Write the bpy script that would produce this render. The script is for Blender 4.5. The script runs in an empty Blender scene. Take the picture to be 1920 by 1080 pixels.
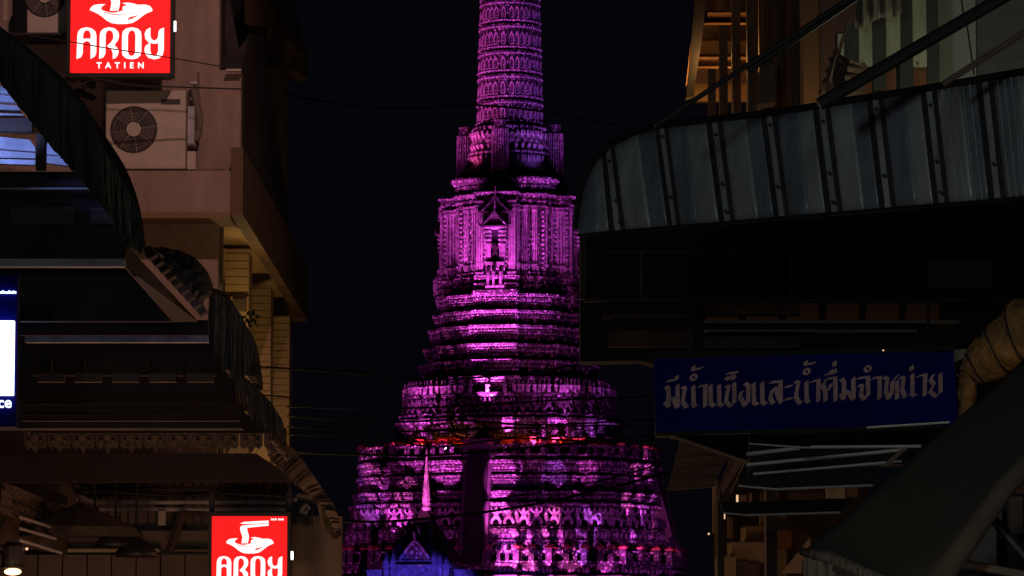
import bpy, bmesh, math, random
from mathutils import Vector, Matrix
random.seed(7)
S = bpy.context.scene
COL = S.collection
R_ = math.radians

# ---------------------------------------------------------------- camera
F = 6831.0                                # focal length in 1920-wide pixels
PITCH = R_(5.6)
cam_d = bpy.data.cameras.new('camera'); cam = bpy.data.objects.new('camera', cam_d); COL.objects.link(cam)
cam.location = (0, 0, 1.6); cam.rotation_euler = (math.pi/2+PITCH, 0, 0)
cam_d.sensor_width = 36; cam_d.lens = F/1920*36; cam_d.clip_start = .1; cam_d.clip_end = 6000
S.camera = cam
# ---------------------------------------------------------------- night sky
w = bpy.data.worlds.new('World'); S.world = w; w.use_nodes = True
wn = w.node_tree.nodes; wl = w.node_tree.links
bg = wn['Background']; bg.inputs[0].default_value = (.46, .38, .80, 1); bg.inputs[1].default_value = .0032
S.view_settings.view_transform = 'Standard'; S.view_settings.look = 'None'
S.view_settings.exposure = 0; S.view_settings.gamma = 1
try: S.view_settings.use_curve_mapping = False
except Exception: pass
S.cycles.max_bounces = 4; S.cycles.diffuse_bounces = 2; S.cycles.glossy_bounces = 2
S.cycles.sample_clamp_indirect = 3

def lamp(name, loc, col, power, kind='POINT', target=None, angle=40, blend=.5, radius=.15):
    d = bpy.data.lights.new(name, kind); d.color = col; d.energy = power
    d.shadow_soft_size = radius
    if kind == 'SPOT': d.spot_size = R_(angle); d.spot_blend = blend
    o = bpy.data.objects.new(name, d); COL.objects.link(o); o.location = loc
    if target is not None:
        o.rotation_euler = (Vector(target)-Vector(loc)).to_track_quat('-Z', 'Y').to_euler()
    return o

def P(px, py, Y):
    u = (px-960)/F; v = (540-py)/F
    y = math.cos(PITCH)-v*math.sin(PITCH); z = math.sin(PITCH)+v*math.cos(PITCH)
    t = Y/y
    return Vector((u*t, Y, 1.6+z*t))
TD = 360.0                                # distance to the prang's axis
TX = P(956, 700, TD).x
TROT = R_(-12)
U = TD/F                                  # metres per pixel there
def tz(py, r=0):                          # height of a picture row on the prang, r metres in front of its axis
    return P(956, py, TD-r).z
def tpos(x, y, z):                        # prang-local to world
    c, s = math.cos(TROT), math.sin(TROT)
    return (TX+c*x-s*y, TD+s*x+c*y, z)

MAG = (.95, .08, .86); PUR = (.62, .09, 1); PNK = (1, .07, .42); BLU = (.16, .08, 1)
# floodlights of the prang
lamp('floodlight_front', tpos(9, -33, 3), MAG, 2600, 'SPOT', tpos(0, -12, 22), 70, .7, .5)
lamp('floodlight_left', tpos(-34, -34, 3), MAG, 9500, 'SPOT', tpos(-6, -8, 24), 60, .7, .4)
lamp('floodlight_right', tpos(34, -30, 3), (.8, .08, 1), 8500, 'SPOT', tpos(8, -6, 22), 60, .7, .4)
lamp('floodlight_terrace', tpos(0, -13.6, tz(838)+.2), MAG, 56000, 'SPOT', tpos(0, -7.6, tz(630)), 27, .5, .1)
lamp('floodlight_terrace', tpos(-7, -11.9, tz(850)+.6), MAG, 4200, 'SPOT', tpos(-4, -5, tz(560)), 60, .9, .1)
lamp('floodlight_terrace', tpos(7.5, -11.7, tz(850)+.6), (.85, .08, 1), 3000, 'SPOT', tpos(4, -4, tz(560)), 60, .9, .1)
lamp('floodlight_body', tpos(-5, -15, tz(850)+1), MAG, 33000, 'SPOT', tpos(-2, -5, tz(440)), 30, .7, .1)
lamp('floodlight_body', tpos(7, -14, tz(850)+1), (.85, .08, 1), 20000, 'SPOT', tpos(3, -5, tz(440)), 30, .7, .1)
lamp('floodlight_body', tpos(-15, -6, tz(850)+1), MAG, 9000, 'SPOT', tpos(-5, -2, tz(450)), 30, .7, .1)
lamp('floodlight_shaft', tpos(-26, -26, 10), (1, .085, .78), 200000, 'SPOT', tpos(0, 0, tz(40)), 14, .7, .3)
lamp('floodlight_shaft', tpos(24, -22, 10), (.50, .09, 1), 105000, 'SPOT', tpos(0, 0, tz(20)), 14, .7, .3)
lamp('floodlight_turret', tpos(0, -9, tz(545)), (.8, .1, 1), 5200, 'SPOT', tpos(0, -4.6, tz(270)), 22, .7, .1)
lamp('floodlight_turret', tpos(10, 0, tz(560)), (.8, .1, 1), 5200, 'SPOT', tpos(4.6, 0, tz(280)), 30, .7, .1)
lamp('floodlight_turret', tpos(-12, -4, tz(600)), MAG, 5200, 'SPOT', tpos(-4.6, 0, tz(290)), 26, .7, .1)
lamp('floodlight_red', tpos(-4.4, -5.4, tz(345)+.3), PNK, 900, 'SPOT', tpos(-2.4, -2.4, tz(270)), 50, .8, .1)
lamp('floodlight_blue', tpos(5, -5.4, tz(345)+.3), (.4, .1, 1), 420, 'SPOT', tpos(2.4, -2.4, tz(270)), 60, .8, .1)
# tight floods, each washing one bay of the tower: picture column, row, wall radius, beam width in px, colour, brightness, standoff
def flood(px, py, R, wd, col, E, dist=10.0, drop=7.0):
    t = P(px, py, TD-R*.96); lx = (t.x-TX)*math.cos(TROT)+(t.y-TD)*math.sin(TROT)
    n = Vector((math.sin(-TROT)*-1, -math.cos(TROT), 0))
    loc = t+n*dist; loc.z = max(2.5, t.z-drop); d = (loc-t).length
    lamp('floodlight_bay', loc, col, E*5.6*d*d*39, 'SPOT', t, math.degrees(2*math.atan(wd*U*.54/d)), .35, .06)
HOT = (1, .11, .70)
for a_ in ((968, 1010, 66, MAG, .75), (1040, 1011, 36, MAG, 1.0), (1100, 1014, 32, PUR, .6), (1181, 1017, 38, MAG, .8), (1229, 1020, 24, PUR, .7), (965, 1034, 70, PUR, .4), (1050, 1034, 30, PUR, .5), (1187, 1038, 26, PUR, .7),
           (733, 1010, 34, MAG, 1.1), (664, 1014, 44, PUR, .5), (697, 1012, 26, MAG, .7),
           (975, 974, 34, HOT, 1.1), (1033, 976, 30, HOT, 1.0), (1094, 978, 24, PUR, .5), (1116, 984, 18, PUR, .7), (1176, 980, 32, HOT, 1.0), (1222, 978, 28, HOT, .7), (664, 980, 34, HOT, .9), (742, 972, 28, HOT, 1.0), (700, 976, 24, MAG, .5), (935, 962, 50, HOT, .6)):
    flood(a_[0], a_[1], 15.5, a_[2], a_[3], a_[4])
for a_ in ((832, 885, 62, MAG, .8), (762, 882, 44, MAG, .7), (942, 884, 66, MAG, .85), (936, 936, 52, MAG, 1.1), (1098, 890, 46, MAG, .35), (1200, 896, 26, HOT, .8), (672, 893, 32, HOT, .7), (1010, 938, 26, MAG, .4), (1040, 886, 50, PUR, .3)):
    flood(a_[0], a_[1], 14.5, a_[2], a_[3], a_[4])
for a_ in ((965, 1074, 84, HOT, .9), (1060, 1078, 70, HOT, .5), (1150, 1078, 60, MAG, .55), (1240, 1078, 50, HOT, .5), (985, 1052, 44, HOT, .7)):
    flood(a_[0], a_[1], 17, a_[2], a_[3], a_[4], 9, 4)
for a_ in ((747, 813, 32, MAG, .9), (786, 813, 28, MAG, .9), (842, 815, 74, MAG, 1.1), (925, 815, 86, PUR, .9), (1006, 813, 32, MAG, .9), (1048, 811, 30, MAG, 1.0), (1115, 812, 32, PUR, .9), (1085, 815, 24, PUR, .4)):
    flood(a_[0], a_[1], 10.6, a_[2], a_[3], a_[4], 2.6, 1.6)
for a_ in ((810, 752, 20, HOT, .6), (793, 757, 16, MAG, .8), (1120, 758, 14, HOT, 1.0), (960, 752, 60, MAG, .35), (1065, 758, 12, PUR, .8)):
    flood(a_[0], a_[1], 9.6, a_[2], a_[3], a_[4], 3.2, 4)
# light of the lane: unseen shop lamps below the frame, plus added fills
lamp('camera_fill_cool', (-1.3, 1.0, 2.7), (.84, .95, .95), 420, radius=.2)  # unseen cool fill added near the camera to lift the awning panels
lamp('street_lamp_wall', (-.6, 26, 12.2), (1, .54, .47), 1250, 'SPOT', P(290, 190, 36), 27, .7, .15)
lamp('shop_lamp_warm', P(300, 1400, 29), (1, .50, .30), 95, radius=.25)
lamp('shop_lamp_warm', P(120, 1300, 28), (1, .50, .30), 28, radius=.25)
lamp('shop_lamp_warm', P(560, 1230, 41), (1, .60, .24), 130, radius=.2)
lamp('lane_fill', P(830, 1300, 23), (1, .72, .6), 17, radius=.2)  # unseen fill added to lift the dark left awnings
lamp('balcony_lamp', P(484, 600, 38.4), (1, .62, .22), 8, radius=.06)
lamp('balcony_lamp_orange', P(1345, 110, 30.9), (1, .48, .13), 18, radius=.05)
lamp('balcony_lamp_orange', P(1322, 260, 31.0), (1, .48, .13), 24, radius=.05)
lamp('room_lamp_white', P(1790, 330, 17.4), (.96, 1, .74), 13, radius=.2)
lamp('room_lamp_brown', P(1530, 330, 23.75), (1, .55, .25), 7, radius=.2)
lamp('slat_fill_blue', P(-110, 260, 20.9), (.25, .36, 1), 34.0, 'SPOT', P(40, 240, 21.6), 44, .5, .03)  # added blue spot, stands in for the sign's spill on the slats
lamp('sign_back_fill', P(0, 660, 23.8), (.45, .5, 1), 7.5, radius=.2)  # added lamp behind the board, lights the beams the panel cannot reach
lamp('right_fill', P(1420, 1240, 33), (1, .60, .34), 60, radius=.2)
lamp('canopy_lamp_orange', P(1990, 720, 12.6), (1, .5, .08), .45, radius=.04)
lamp('right_fill', P(1450, 1330, 9.5), (1, .78, .58), 11, radius=.2)  # unseen fill added so the olive canopy shows
lamp('mondop_flood_blue', (P(800, 1180, 306).x, 304, 3.2), (.10, .05, 1), 9000, 'SPOT', P(785, 1150, 318), 42, .35, .3)
lamp('mondop_flood_violet', P(783, 1200, 311), (.6, .08, 1), 2400, 'SPOT', P(783, 1036, 318.5), 14, .5, .1)

# ---------------------------------------------------------------- materials
def mat(name, col, rough=.7, var=.25, scale=6., bump=.15, metal=0., emit=None, estr=0., col2=None, stretch=(1,1,1), detail=6):
    m = bpy.data.materials.new(name); m.use_nodes = True
    n = m.node_tree.nodes; l = m.node_tree.links; b = n['Principled BSDF']
    b.inputs['Roughness'].default_value = rough; b.inputs['Metallic'].default_value = metal
    c = (*col, 1)
    if emit is not None:
        b.inputs['Base Color'].default_value = c
        b.inputs['Emission Color'].default_value = (*emit, 1); b.inputs['Emission Strength'].default_value = estr
        return m
    tc = n.new('ShaderNodeTexCoord'); mp = n.new('ShaderNodeMapping'); l.new(tc.outputs['Object'], mp.inputs[0])
    mp.inputs['Scale'].default_value = stretch
    no = n.new('ShaderNodeTexNoise'); no.inputs['Scale'].default_value = scale; no.inputs['Detail'].default_value = detail
    no.inputs['Roughness'].default_value = .65
    l.new(mp.outputs[0], no.inputs[0])
    cr = n.new('ShaderNodeValToRGB')
    c2 = col2 or tuple(x*(1-var) for x in col)
    cr.color_ramp.elements[0].position = .3; cr.color_ramp.elements[1].position = .7
    cr.color_ramp.elements[0].color = (*c2, 1)
    cr.color_ramp.elements[1].color = (*(min(1, x*(1+var*.4)) for x in col), 1)
    l.new(no.outputs[0], cr.inputs[0]); l.new(cr.outputs[0], b.inputs['Base Color'])
    if bump:
        bp = n.new('ShaderNodeBump'); bp.inputs['Strength'].default_value = bump; bp.inputs['Distance'].default_value = .02
        l.new(no.outputs[0], bp.inputs['Height']); l.new(bp.outputs[0], b.inputs['Normal'])
    return m

def porcelain(name, light, dark, scale=3.2, thr=.32, bump=.9, rows=0):
    """stucco set with broken porcelain: pale flowers and dark grout between them"""
    m = bpy.data.materials.new(name); m.use_nodes = True
    n = m.node_tree.nodes; l = m.node_tree.links; b = n['Principled BSDF']
    b.inputs['Roughness'].default_value = .42
    tc = n.new('ShaderNodeTexCoord')
    vo = n.new('ShaderNodeTexVoronoi'); vo.inputs['Scale'].default_value = scale; vo.feature = 'F1'
    l.new(tc.outputs['Object'], vo.inputs['Vector'])
    no = n.new('ShaderNodeTexNoise'); no.inputs['Scale'].default_value = scale*1.7; no.inputs['Detail'].default_value = 5
    no.inputs['Roughness'].default_value = .75
    l.new(tc.outputs['Object'], no.inputs['Vector'])
    ad = n.new('ShaderNodeMath'); ad.operation = 'MULTIPLY_ADD'; ad.inputs[1].default_value = -.75
    l.new(vo.outputs['Distance'], ad.inputs[0]); l.new(no.outputs[0], ad.inputs[2])
    cr = n.new('ShaderNodeValToRGB'); e = cr.color_ramp.elements
    e[0].position = thr-.12; e[0].color = (*dark, 1); e[1].position = thr+.05; e[1].color = (*light, 1)
    mid = cr.color_ramp.elements.new(thr-.06); mid.color = (*(a*.4+c*.6 for a, c in zip(light, dark)), 1)
    l.new(ad.outputs[0], cr.inputs[0]); l.new(cr.outputs[0], b.inputs['Base Color'])
    bp = n.new('ShaderNodeBump'); bp.inputs['Strength'].default_value = bump; bp.inputs['Distance'].default_value = .12
    l.new(ad.outputs[0], bp.inputs['Height']); l.new(bp.outputs[0], b.inputs['Normal'])
    return m

M = {}
M['mosaic'] = porcelain('porcelain_mosaic', (.62, .60, .58), (.05, .04, .04), 2.8, .34)
M['mosaic_dense'] = porcelain('porcelain_flowers', (.62, .58, .56), (.06, .05, .05), 2.9, .33)
M['mosaic_lower'] = porcelain('porcelain_lower', (.50, .47, .46), (.035, .03, .03), 2.2, .38)
M['stucco_pale'] = mat('pale_stucco', (.46, .43, .41), .6, .75, 2.2, .6)
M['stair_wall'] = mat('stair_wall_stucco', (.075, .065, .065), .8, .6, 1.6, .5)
M['stucco_dark'] = mat('dark_stucco', (.10, .085, .08), .85, .5, 1.5, .5)
M['niche_dark'] = mat('niche_shade_black', (.02, .018, .02), .9)
M['cap_red'] = mat('red_glazed_cap', (.5, .12, .07), .4, .3, 4)
M['cloth_red'] = mat('orange_cloth', (.75, .12, .03), .8, .4, 2, .5)
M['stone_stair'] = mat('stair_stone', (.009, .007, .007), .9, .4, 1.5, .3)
M['plaster'] = mat('beige_plaster', (.36, .26, .22), .85, .32, 2.2, .2, stretch=(2.2, 2.2, .5))
M['plaster_dark'] = mat('dim_plaster', (.2, .15, .12), .85, .3, 2.0, .2)
M['brown_paint'] = mat('brown_paint', (.26, .17, .09), .75, .2, 1.4, .15)
M['fascia_brown'] = mat('fascia_paint', (.15, .09, .05), .75, .3, 1.4, .15, stretch=(2, 2, .6))
M['tile_yellow'] = mat('cladding_tile', (.42, .30, .15), .6, .25, 5, .15, stretch=(1, 1, 4))
M['ac_metal'] = mat('painted_metal_casing', (.56, .47, .40), .5, .14, 7, .06)
M['ac_dark'] = mat('dark_grille', (.07, .05, .045), .6, .3, 10)
M['black_metal'] = mat('black_metal', (.02, .018, .018), .5, .3, 8, .1)
M['dark_wall'] = mat('very_dark_wall', (.055, .045, .05), .9, .55, 2.2, .4)  # one very dark mottled tone
M['black_wall'] = mat('near_black', (.014, .011, .011), .9, .5, 2.2, .3)  # shade under the awnings put into colour; also the black strips
M['dim_brown'] = mat('dim_brown_board', (.10, .045, .03), .85, .6, 2.5, .3)
M['dark_wood'] = mat('dark_wood', (.07, .045, .03), .8, .5, 3, .3, stretch=(1, 6, 1))
M['awning'] = mat('awning_sheet', (.06, .055, .055), .75, .55, 5, .3)
M['awning_brown'] = mat('awning_sheet_brown', (.12, .09, .06), .8, .6, 5, .3)
M['tarp'] = mat('folded_tarpaulin', (.11, .09, .065), .85, .5, 5, .6)
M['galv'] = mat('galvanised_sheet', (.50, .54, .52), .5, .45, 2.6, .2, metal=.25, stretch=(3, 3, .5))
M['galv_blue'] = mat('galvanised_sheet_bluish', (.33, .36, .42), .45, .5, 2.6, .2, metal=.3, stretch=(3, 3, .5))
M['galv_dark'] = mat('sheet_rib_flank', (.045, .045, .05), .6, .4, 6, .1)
M['navy'] = mat('sign_navy', (.0006, .0012, .16), .6, .45, 2, .02)
M['navy'].node_tree.nodes['Principled BSDF'].inputs['Specular IOR Level'].default_value = .06
M['brush_white'] = mat('brush_lettering', (.50, .30, .34), .7, .45, 14, .05)
M['white_pipe'] = mat('white_pipe', (.5, .45, .46), .5, .2, 8)
M['white_bar'] = mat('pale_beam', (.5, .5, .56), .6, .4, 7, .2)
M['soffit'] = mat('soffit_boards', (.17, .12, .095), .8, .4, 3, .25, stretch=(.7, 6, 4))
M['tarp_olive'] = mat('olive_canopy_cloth', (.075, .062, .045), .95, .3, 2.2, .25)
M['rope_hem'] = mat('frayed_hem', (.26, .22, .16), .95, .65, 22, .9, stretch=(2.5, 2.5, .4))
M['orange_wrap'] = mat('wrinkled_orange_wrap', (.36, .19, .06), .8, .6, 9, 1.0)
M['orange_wrap'].node_tree.nodes['Bump'].inputs['Distance'].default_value = .06
M['wood_slat'] = mat('timber_slats', (.2, .11, .055), .65, .5, 3.5, .2, stretch=(3, 3, .4))
M['wall_gloss'] = mat('glossy_panel', (.34, .19, .08), .28, .2, 2, .03)
M['white_wall'] = mat('painted_block_wall', (.50, .50, .40), .85, .12, 2, .1)
M['grey_wall'] = mat('grey_render', (.20, .18, .17), .9, .22, 14, .35)
M['slat_white'] = mat('weathered_white_board', (.42, .40, .27), .8, .45, 4, .2, stretch=(2, 2, .5))
M['slat_dark'] = mat('dark_board', (.05, .045, .04), .8, .3, 4)
M['wicker'] = mat('wicker', (.16, .09, .06), .8, .5, 25, .4)
M['brick_brown'] = mat('brown_panel', (.26, .10, .045), .8, .2, 3, .1)
M['cable'] = mat('cable_rubber', (.012, .011, .012), .6)
M['ground'] = mat('asphalt', (.05, .05, .05), .9, .3, 1.0, .2)
M['water'] = mat('river_water', (.01, .012, .015), .08, .1, .5, .3)
M['lace'] = mat('patterned_valance', (.09, .075, .06), .9, .85, 26, .4)
M['roof_tile'] = mat('roof_tile', (.14, .095, .07), .8, .55, 8, .5)
M['gold_strip'] = mat('pale_gold', (.5, .42, .3), .7, .3, 8, .2)
def emis(name, col, s): return mat(name, col, .5, emit=col, estr=s)
M['red_light'] = emis('lit_red_acrylic', (1, .0085, .010), 1.0)
def uneven(m, col, a, b, scale):
    n = m.node_tree.nodes; l = m.node_tree.links; tc = n.new('ShaderNodeTexCoord'); no = n.new('ShaderNodeTexNoise'); no.inputs['Scale'].default_value = scale; no.inputs['Detail'].default_value = 3
    l.new(tc.outputs['Object'], no.inputs['Vector']); mr = n.new('ShaderNodeMapRange'); mr.inputs['From Min'].default_value = .3; mr.inputs['From Max'].default_value = .7; mr.inputs['To Min'].default_value = a; mr.inputs['To Max'].default_value = b
    l.new(no.outputs[0], mr.inputs['Value']); l.new(mr.outputs[0], n['Principled BSDF'].inputs['Emission Strength'])
uneven(M['red_light'], None, .8, 1.15, 2.5)
M['white_light'] = emis('lit_white_acrylic', (1, .93, .93), 1.25)
M['line_red'] = emis('lit_red_line', (.75, .08, .07), .8)
M['screen_white'] = emis('lit_white_panel', (.86, .92, 1), 2.2)
M['sign_blue_dark'] = emis('dim_blue_panel', (.02, .03, .14), .06)
M['text_blue_white'] = emis('lit_lettering', (.75, .85, 1), 1.6)
M['led'] = emis('led_strip', (.9, .92, 1), 2.5)
M['bulb'] = emis('warm_bulb', (1, .62, .25), 5)
M['spark'] = emis('small_lamp', (1, .62, .36), .9)

# ---------------------------------------------------------------- builders
def props(o, label=None, cat=None, group=None, kind=None):
    if label: o['label'] = label
    if cat: o['category'] = cat
    if group: o['group'] = group
    if kind: o['kind'] = kind
    return o
def empty(name, loc, label, cat, group=None, rz=0):
    o = bpy.data.objects.new(name, None); COL.objects.link(o); o.location = loc; o.rotation_euler = (0, 0, rz)
    return props(o, label, cat, group)
def link(name, me, parent=None, loc=(0, 0, 0), rot=(0, 0, 0), sc=(1, 1, 1)):
    o = bpy.data.objects.new(name, me); COL.objects.link(o)
    o.location = loc; o.rotation_euler = rot; o.scale = sc
    if parent: o.parent = parent
    return o
class G:
    """collects faces in world (or local) coordinates, then becomes one mesh object"""
    def __init__(s): s.v = []; s.f = []; s.sm = False
    def add(s, vs, fs):
        k = len(s.v); s.v += [Vector(v) for v in vs]; s.f += [tuple(i+k for i in f) for f in fs]; return s
    def box(s, x0, x1, y0, y1, z0, z1):
        return s.add([(x, y, z) for z in (z0, z1) for x, y in ((x0, y0), (x1, y0), (x1, y1), (x0, y1))],
                     [(3, 2, 1, 0), (4, 5, 6, 7), (0, 1, 5, 4), (1, 2, 6, 5), (2, 3, 7, 6), (3, 0, 4, 7)])
    def prism(s, pts, off):
        off = Vector(off); n = len(pts); pts = [Vector(p) for p in pts]
        return s.add(pts+[p+off for p in pts], [tuple(range(n)), tuple(range(2*n-1, n-1, -1))]+[(i, i+n, (i+1) % n+n, (i+1) % n) for i in range(n)])
    def tube(s, pts, r, n=8, cap=True):
        pts = [Vector(p) for p in pts]; rs = r if isinstance(r, (list, tuple)) else [r]*len(pts)
        vs = []; fs = []; ref = None
        for i, p in enumerate(pts):
            d = (pts[min(i+1, len(pts)-1)]-pts[max(i-1, 0)])
            if d.length < 1e-9: d = Vector((0, 0, 1))
            d.normalize()
            if ref is None:
                ref = Vector((0, 0, 1)) if abs(d.z) < .9 else Vector((1, 0, 0))
            a = d.cross(ref)
            if a.length < 1e-6: a = d.cross(Vector((0, 1, 0)))
            a.normalize(); b = d.cross(a); ref = -b if False else ref
            for k in range(n):
                t = 2*math.pi*k/n; vs.append(p+(a*math.cos(t)+b*math.sin(t))*rs[i])
        for i in range(len(pts)-1):
            for k in range(n): fs.append((i*n+k, i*n+(k+1) % n, (i+1)*n+(k+1) % n, (i+1)*n+k))
        if cap: fs += [tuple(range(n-1, -1, -1)), tuple((len(pts)-1)*n+k for k in range(n))]
        return s.add(vs, fs)
    def lathe(s, prof, n=12, c=(0, 0, 0)):
        vs = [(c[0]+r*math.cos(2*math.pi*k/n), c[1]+r*math.sin(2*math.pi*k/n), c[2]+z) for r, z in prof for k in range(n)]
        fs = [(i*n+k, i*n+(k+1) % n, (i+1)*n+(k+1) % n, (i+1)*n+k) for i in range(len(prof)-1) for k in range(n)]
        fs += [tuple(range(n-1, -1, -1)), tuple((len(prof)-1)*n+k for k in range(n))]
        return s.add(vs, fs)
    def ell(s, c, r, n=8, m=6):
        prof = [(math.sin(math.pi*i/m), -math.cos(math.pi*i/m)) for i in range(m+1)]
        vs = [(c[0]+r[0]*max(a, .02)*math.cos(2*math.pi*k/n), c[1]+r[1]*max(a, .02)*math.sin(2*math.pi*k/n), c[2]+r[2]*z) for a, z in prof for k in range(n)]
        fs = [(i*n+k, i*n+(k+1) % n, (i+1)*n+(k+1) % n, (i+1)*n+k) for i in range(m) for k in range(n)]
        return s.add(vs, fs)
    def mesh(s, name, m, off=(0, 0, 0), smooth=False):
        me = bpy.data.meshes.new(name); off = Vector(off)
        me.from_pydata([v-off for v in s.v], [], s.f); me.materials.append(M[m] if isinstance(m, str) else m); me.update()
        bm = bmesh.new(); bm.from_mesh(me); bmesh.ops.recalc_face_normals(bm, faces=bm.faces); bm.to_mesh(me); bm.free()
        if smooth:
            for p in me.polygons: p.use_smooth = True
        return me
    def part(s, name, m, parent, smooth=False, local=False):
        off = (0, 0, 0) if local else parent.location
        return link(name, s.mesh(name, m, off, smooth), parent)
    def thing(s, name, m, label, cat, group=None, smooth=False, kind=None):
        c = sum(s.v, Vector())/len(s.v); c.z = min(v.z for v in s.v)
        o = link(name, s.mesh(name, m, c, smooth), None, c)
        return props(o, label, cat, group, kind)

def fr(x0, y0, x1, y1, Y, t=.1):
    """solid frontal slab between two picture corners at distance Y, t metres deep"""
    a = P(x0, y1, Y); b = P(x1, y0, Y)
    return G().box(a.x, b.x, Y, Y+t, min(a.z, b.z), max(a.z, b.z))
def pl(pts, Y, t=.08):
    return G().prism([P(*(p if len(p) == 3 else (*p, Y))) for p in pts], (0, t, 0))
VPX, VPY = 820, 1210
LANE = (P(VPX, VPY, 100)-Vector((0, 0, 1.6))); LANE.z = 0; LANE.normalize()

# ================================================================ SETTING
g = G().box(-900, 900, -60, 118, -1, 0); g.thing('ground', 'ground', 'dark asphalt ground of the lane', None, kind='structure')
del COL.objects['ground']['label']
g = G().box(-2500, 2500, 118, 285, -3, -1.2); g.thing('river', 'water', None, None, kind='structure')
g = G().box(-2500, 2500, 285, 4500, -3, 0.0); g.thing('far_bank', 'ground', None, None, kind='structure')

# ================================================================ PRANG
prang = empty('temple_tower', (TX, TD, 0), 'tall tiered temple tower floodlit magenta at the end of the lane', 'temple tower', rz=TROT)
def mirror_plan(q):
    """q: first-octant steps (x, y) on the front, mirrored to the whole outline (counter-clockwise)"""
    quad = q+[(b, a) for a, b in reversed(q)]
    if abs(q[-1][0]-q[-1][1]) < 1e-6: quad = q+[(b, a) for a, b in reversed(q[:-1])]
    out = []
    for k in range(4):
        c, s_ = [(1, 0), (0, 1), (-1, 0), (0, -1)][k]
        for a, b in reversed(quad): out.append((a*c-b*s_, a*s_+b*c))
    return out
PL_SH = mirror_plan([(.17, 1), (.17, .93), (.36, .93), (.36, .87), (.52, .88), (.52, .78), (.66, .78), (.66, .66)])
PL_TE = mirror_plan([(.31, 1), (.31, .87), (.45, .87), (.45, .81), (.58, .81), (.58, .74), (.70, .74), (.70, .70)])
PL_LO = mirror_plan([(.25, 1), (.25, .925), (.33, .925), (.33, .955), (.43, .955), (.43, .86), (.52, .86), (.52, .90), (.62, .90), (.62, .78), (.70, .78), (.70, .82), (.76, .82), (.76, .76)])
PL_BO = mirror_plan([(.31, 1), (.31, .74), (.47, .74), (.47, .68), (.60, .68), (.60, .60)])
PL_CO = mirror_plan([(.55, 1), (.55, .93), (.75, .93), (.75, .84), (.84, .84)])
def loft(g, prof, plan):
    n = len(plan); k0 = len(g.v); vs = []; fs = []
    for r, z in prof: vs += [(x*r, y*r, z) for x, y in plan]
    for i in range(len(prof)-1):
        for k in range(n): fs.append((i*n+k, i*n+(k+1) % n, (i+1)*n+(k+1) % n, (i+1)*n+k))
    fs.append(tuple((len(prof)-1)*n+k for k in range(n)))
    return g.add(vs, fs)
def edges(plan, r, minlen=0):
    n = len(plan); out = []
    for k in range(n):
        a = Vector((*plan[k], 0))*r; b = Vector((*plan[(k+1) % n], 0))*r
        d = b-a
        if d.length < minlen: continue
        t = d.normalized(); nn = Vector((t.y, -t.x, 0))
        if nn.dot((a+b)/2) < 0: nn = -nn
        out.append((a, b, t, nn, d.length))
    return out
def studs(g, plan, r, z, h, sp, prot=.1, back=.5):
    """a row of little relief flowers along a band"""
    for a, b, t, nn, L in edges(plan, r, sp*.6):
        if nn.y > back and a.y > 0: continue
        c = max(1, round(L/sp)); s_ = L/c
        for i in range(c):
            m = a+t*(s_*(i+.5)); w_ = s_*.42
            q = [m-t*w_+Vector((0, 0, z+h*.5)), m+Vector((0, 0, z)), m+t*w_+Vector((0, 0, z+h*.5)), m+Vector((0, 0, z+h)), m+nn*prot+Vector((0, 0, z+h*.5))]
            g.add(q, [(0, 1, 4), (1, 2, 4), (2, 3, 4), (3, 0, 4)])

# arch relief (unit: 1 wide, 1 high, front towards -y)
def arch_mesh(name, m, wd, ht, pr=.14):
    g = G()
    outer = [(-.5, 0), (-.5, .55), (-.42, .74), (-.22, .9), (0, 1), (.22, .9), (.42, .74), (.5, .55), (.5, 0)]
    inner = [(-.3, .08), (-.3, .52), (-.24, .66), (-.12, .76), (0, .82), (.12, .76), (.24, .66), (.3, .52), (.3, .08)]
    for i in range(len(outer)-1):
        a, b, c, d = outer[i], outer[i+1], inner[i+1], inner[i]
        g.prism([(p[0]*wd, -pr, p[1]*ht) for p in (a, b, c, d)], (0, pr, 0))
    g.prism([(p[0]*wd, -pr, p[1]*ht) for p in ((-.5, 0), (-.3, .08), (.3, .08), (.5, 0))], (0, pr, 0))
    g.ell((0, -.02, .3*ht), (.16*wd, pr*.8, .17*ht), 6, 4); g.ell((0, -.02, .55*ht), (.09*wd, pr*.7, .09*ht), 6, 4)
    return g.mesh(name, m)
def put(name, me, plan, r, z, minlen=.4, sp=None, sc=1, front_only=True, out=0., limit=None):
    cnt = 0
    for a, b, t, nn, L in edges(plan, r, minlen):
        c = 1 if not sp else max(1, round(L/sp))
        for i in range(c):
            m = a+t*(L*(i+.5)/c)+nn*out
            if front_only and (m.y > r*.35): continue
            link(name, me, prang, (m.x, m.y, z), (0, 0, math.atan2(nn.x, -nn.y)), (sc, sc, sc)); cnt += 1
    return cnt

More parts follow.
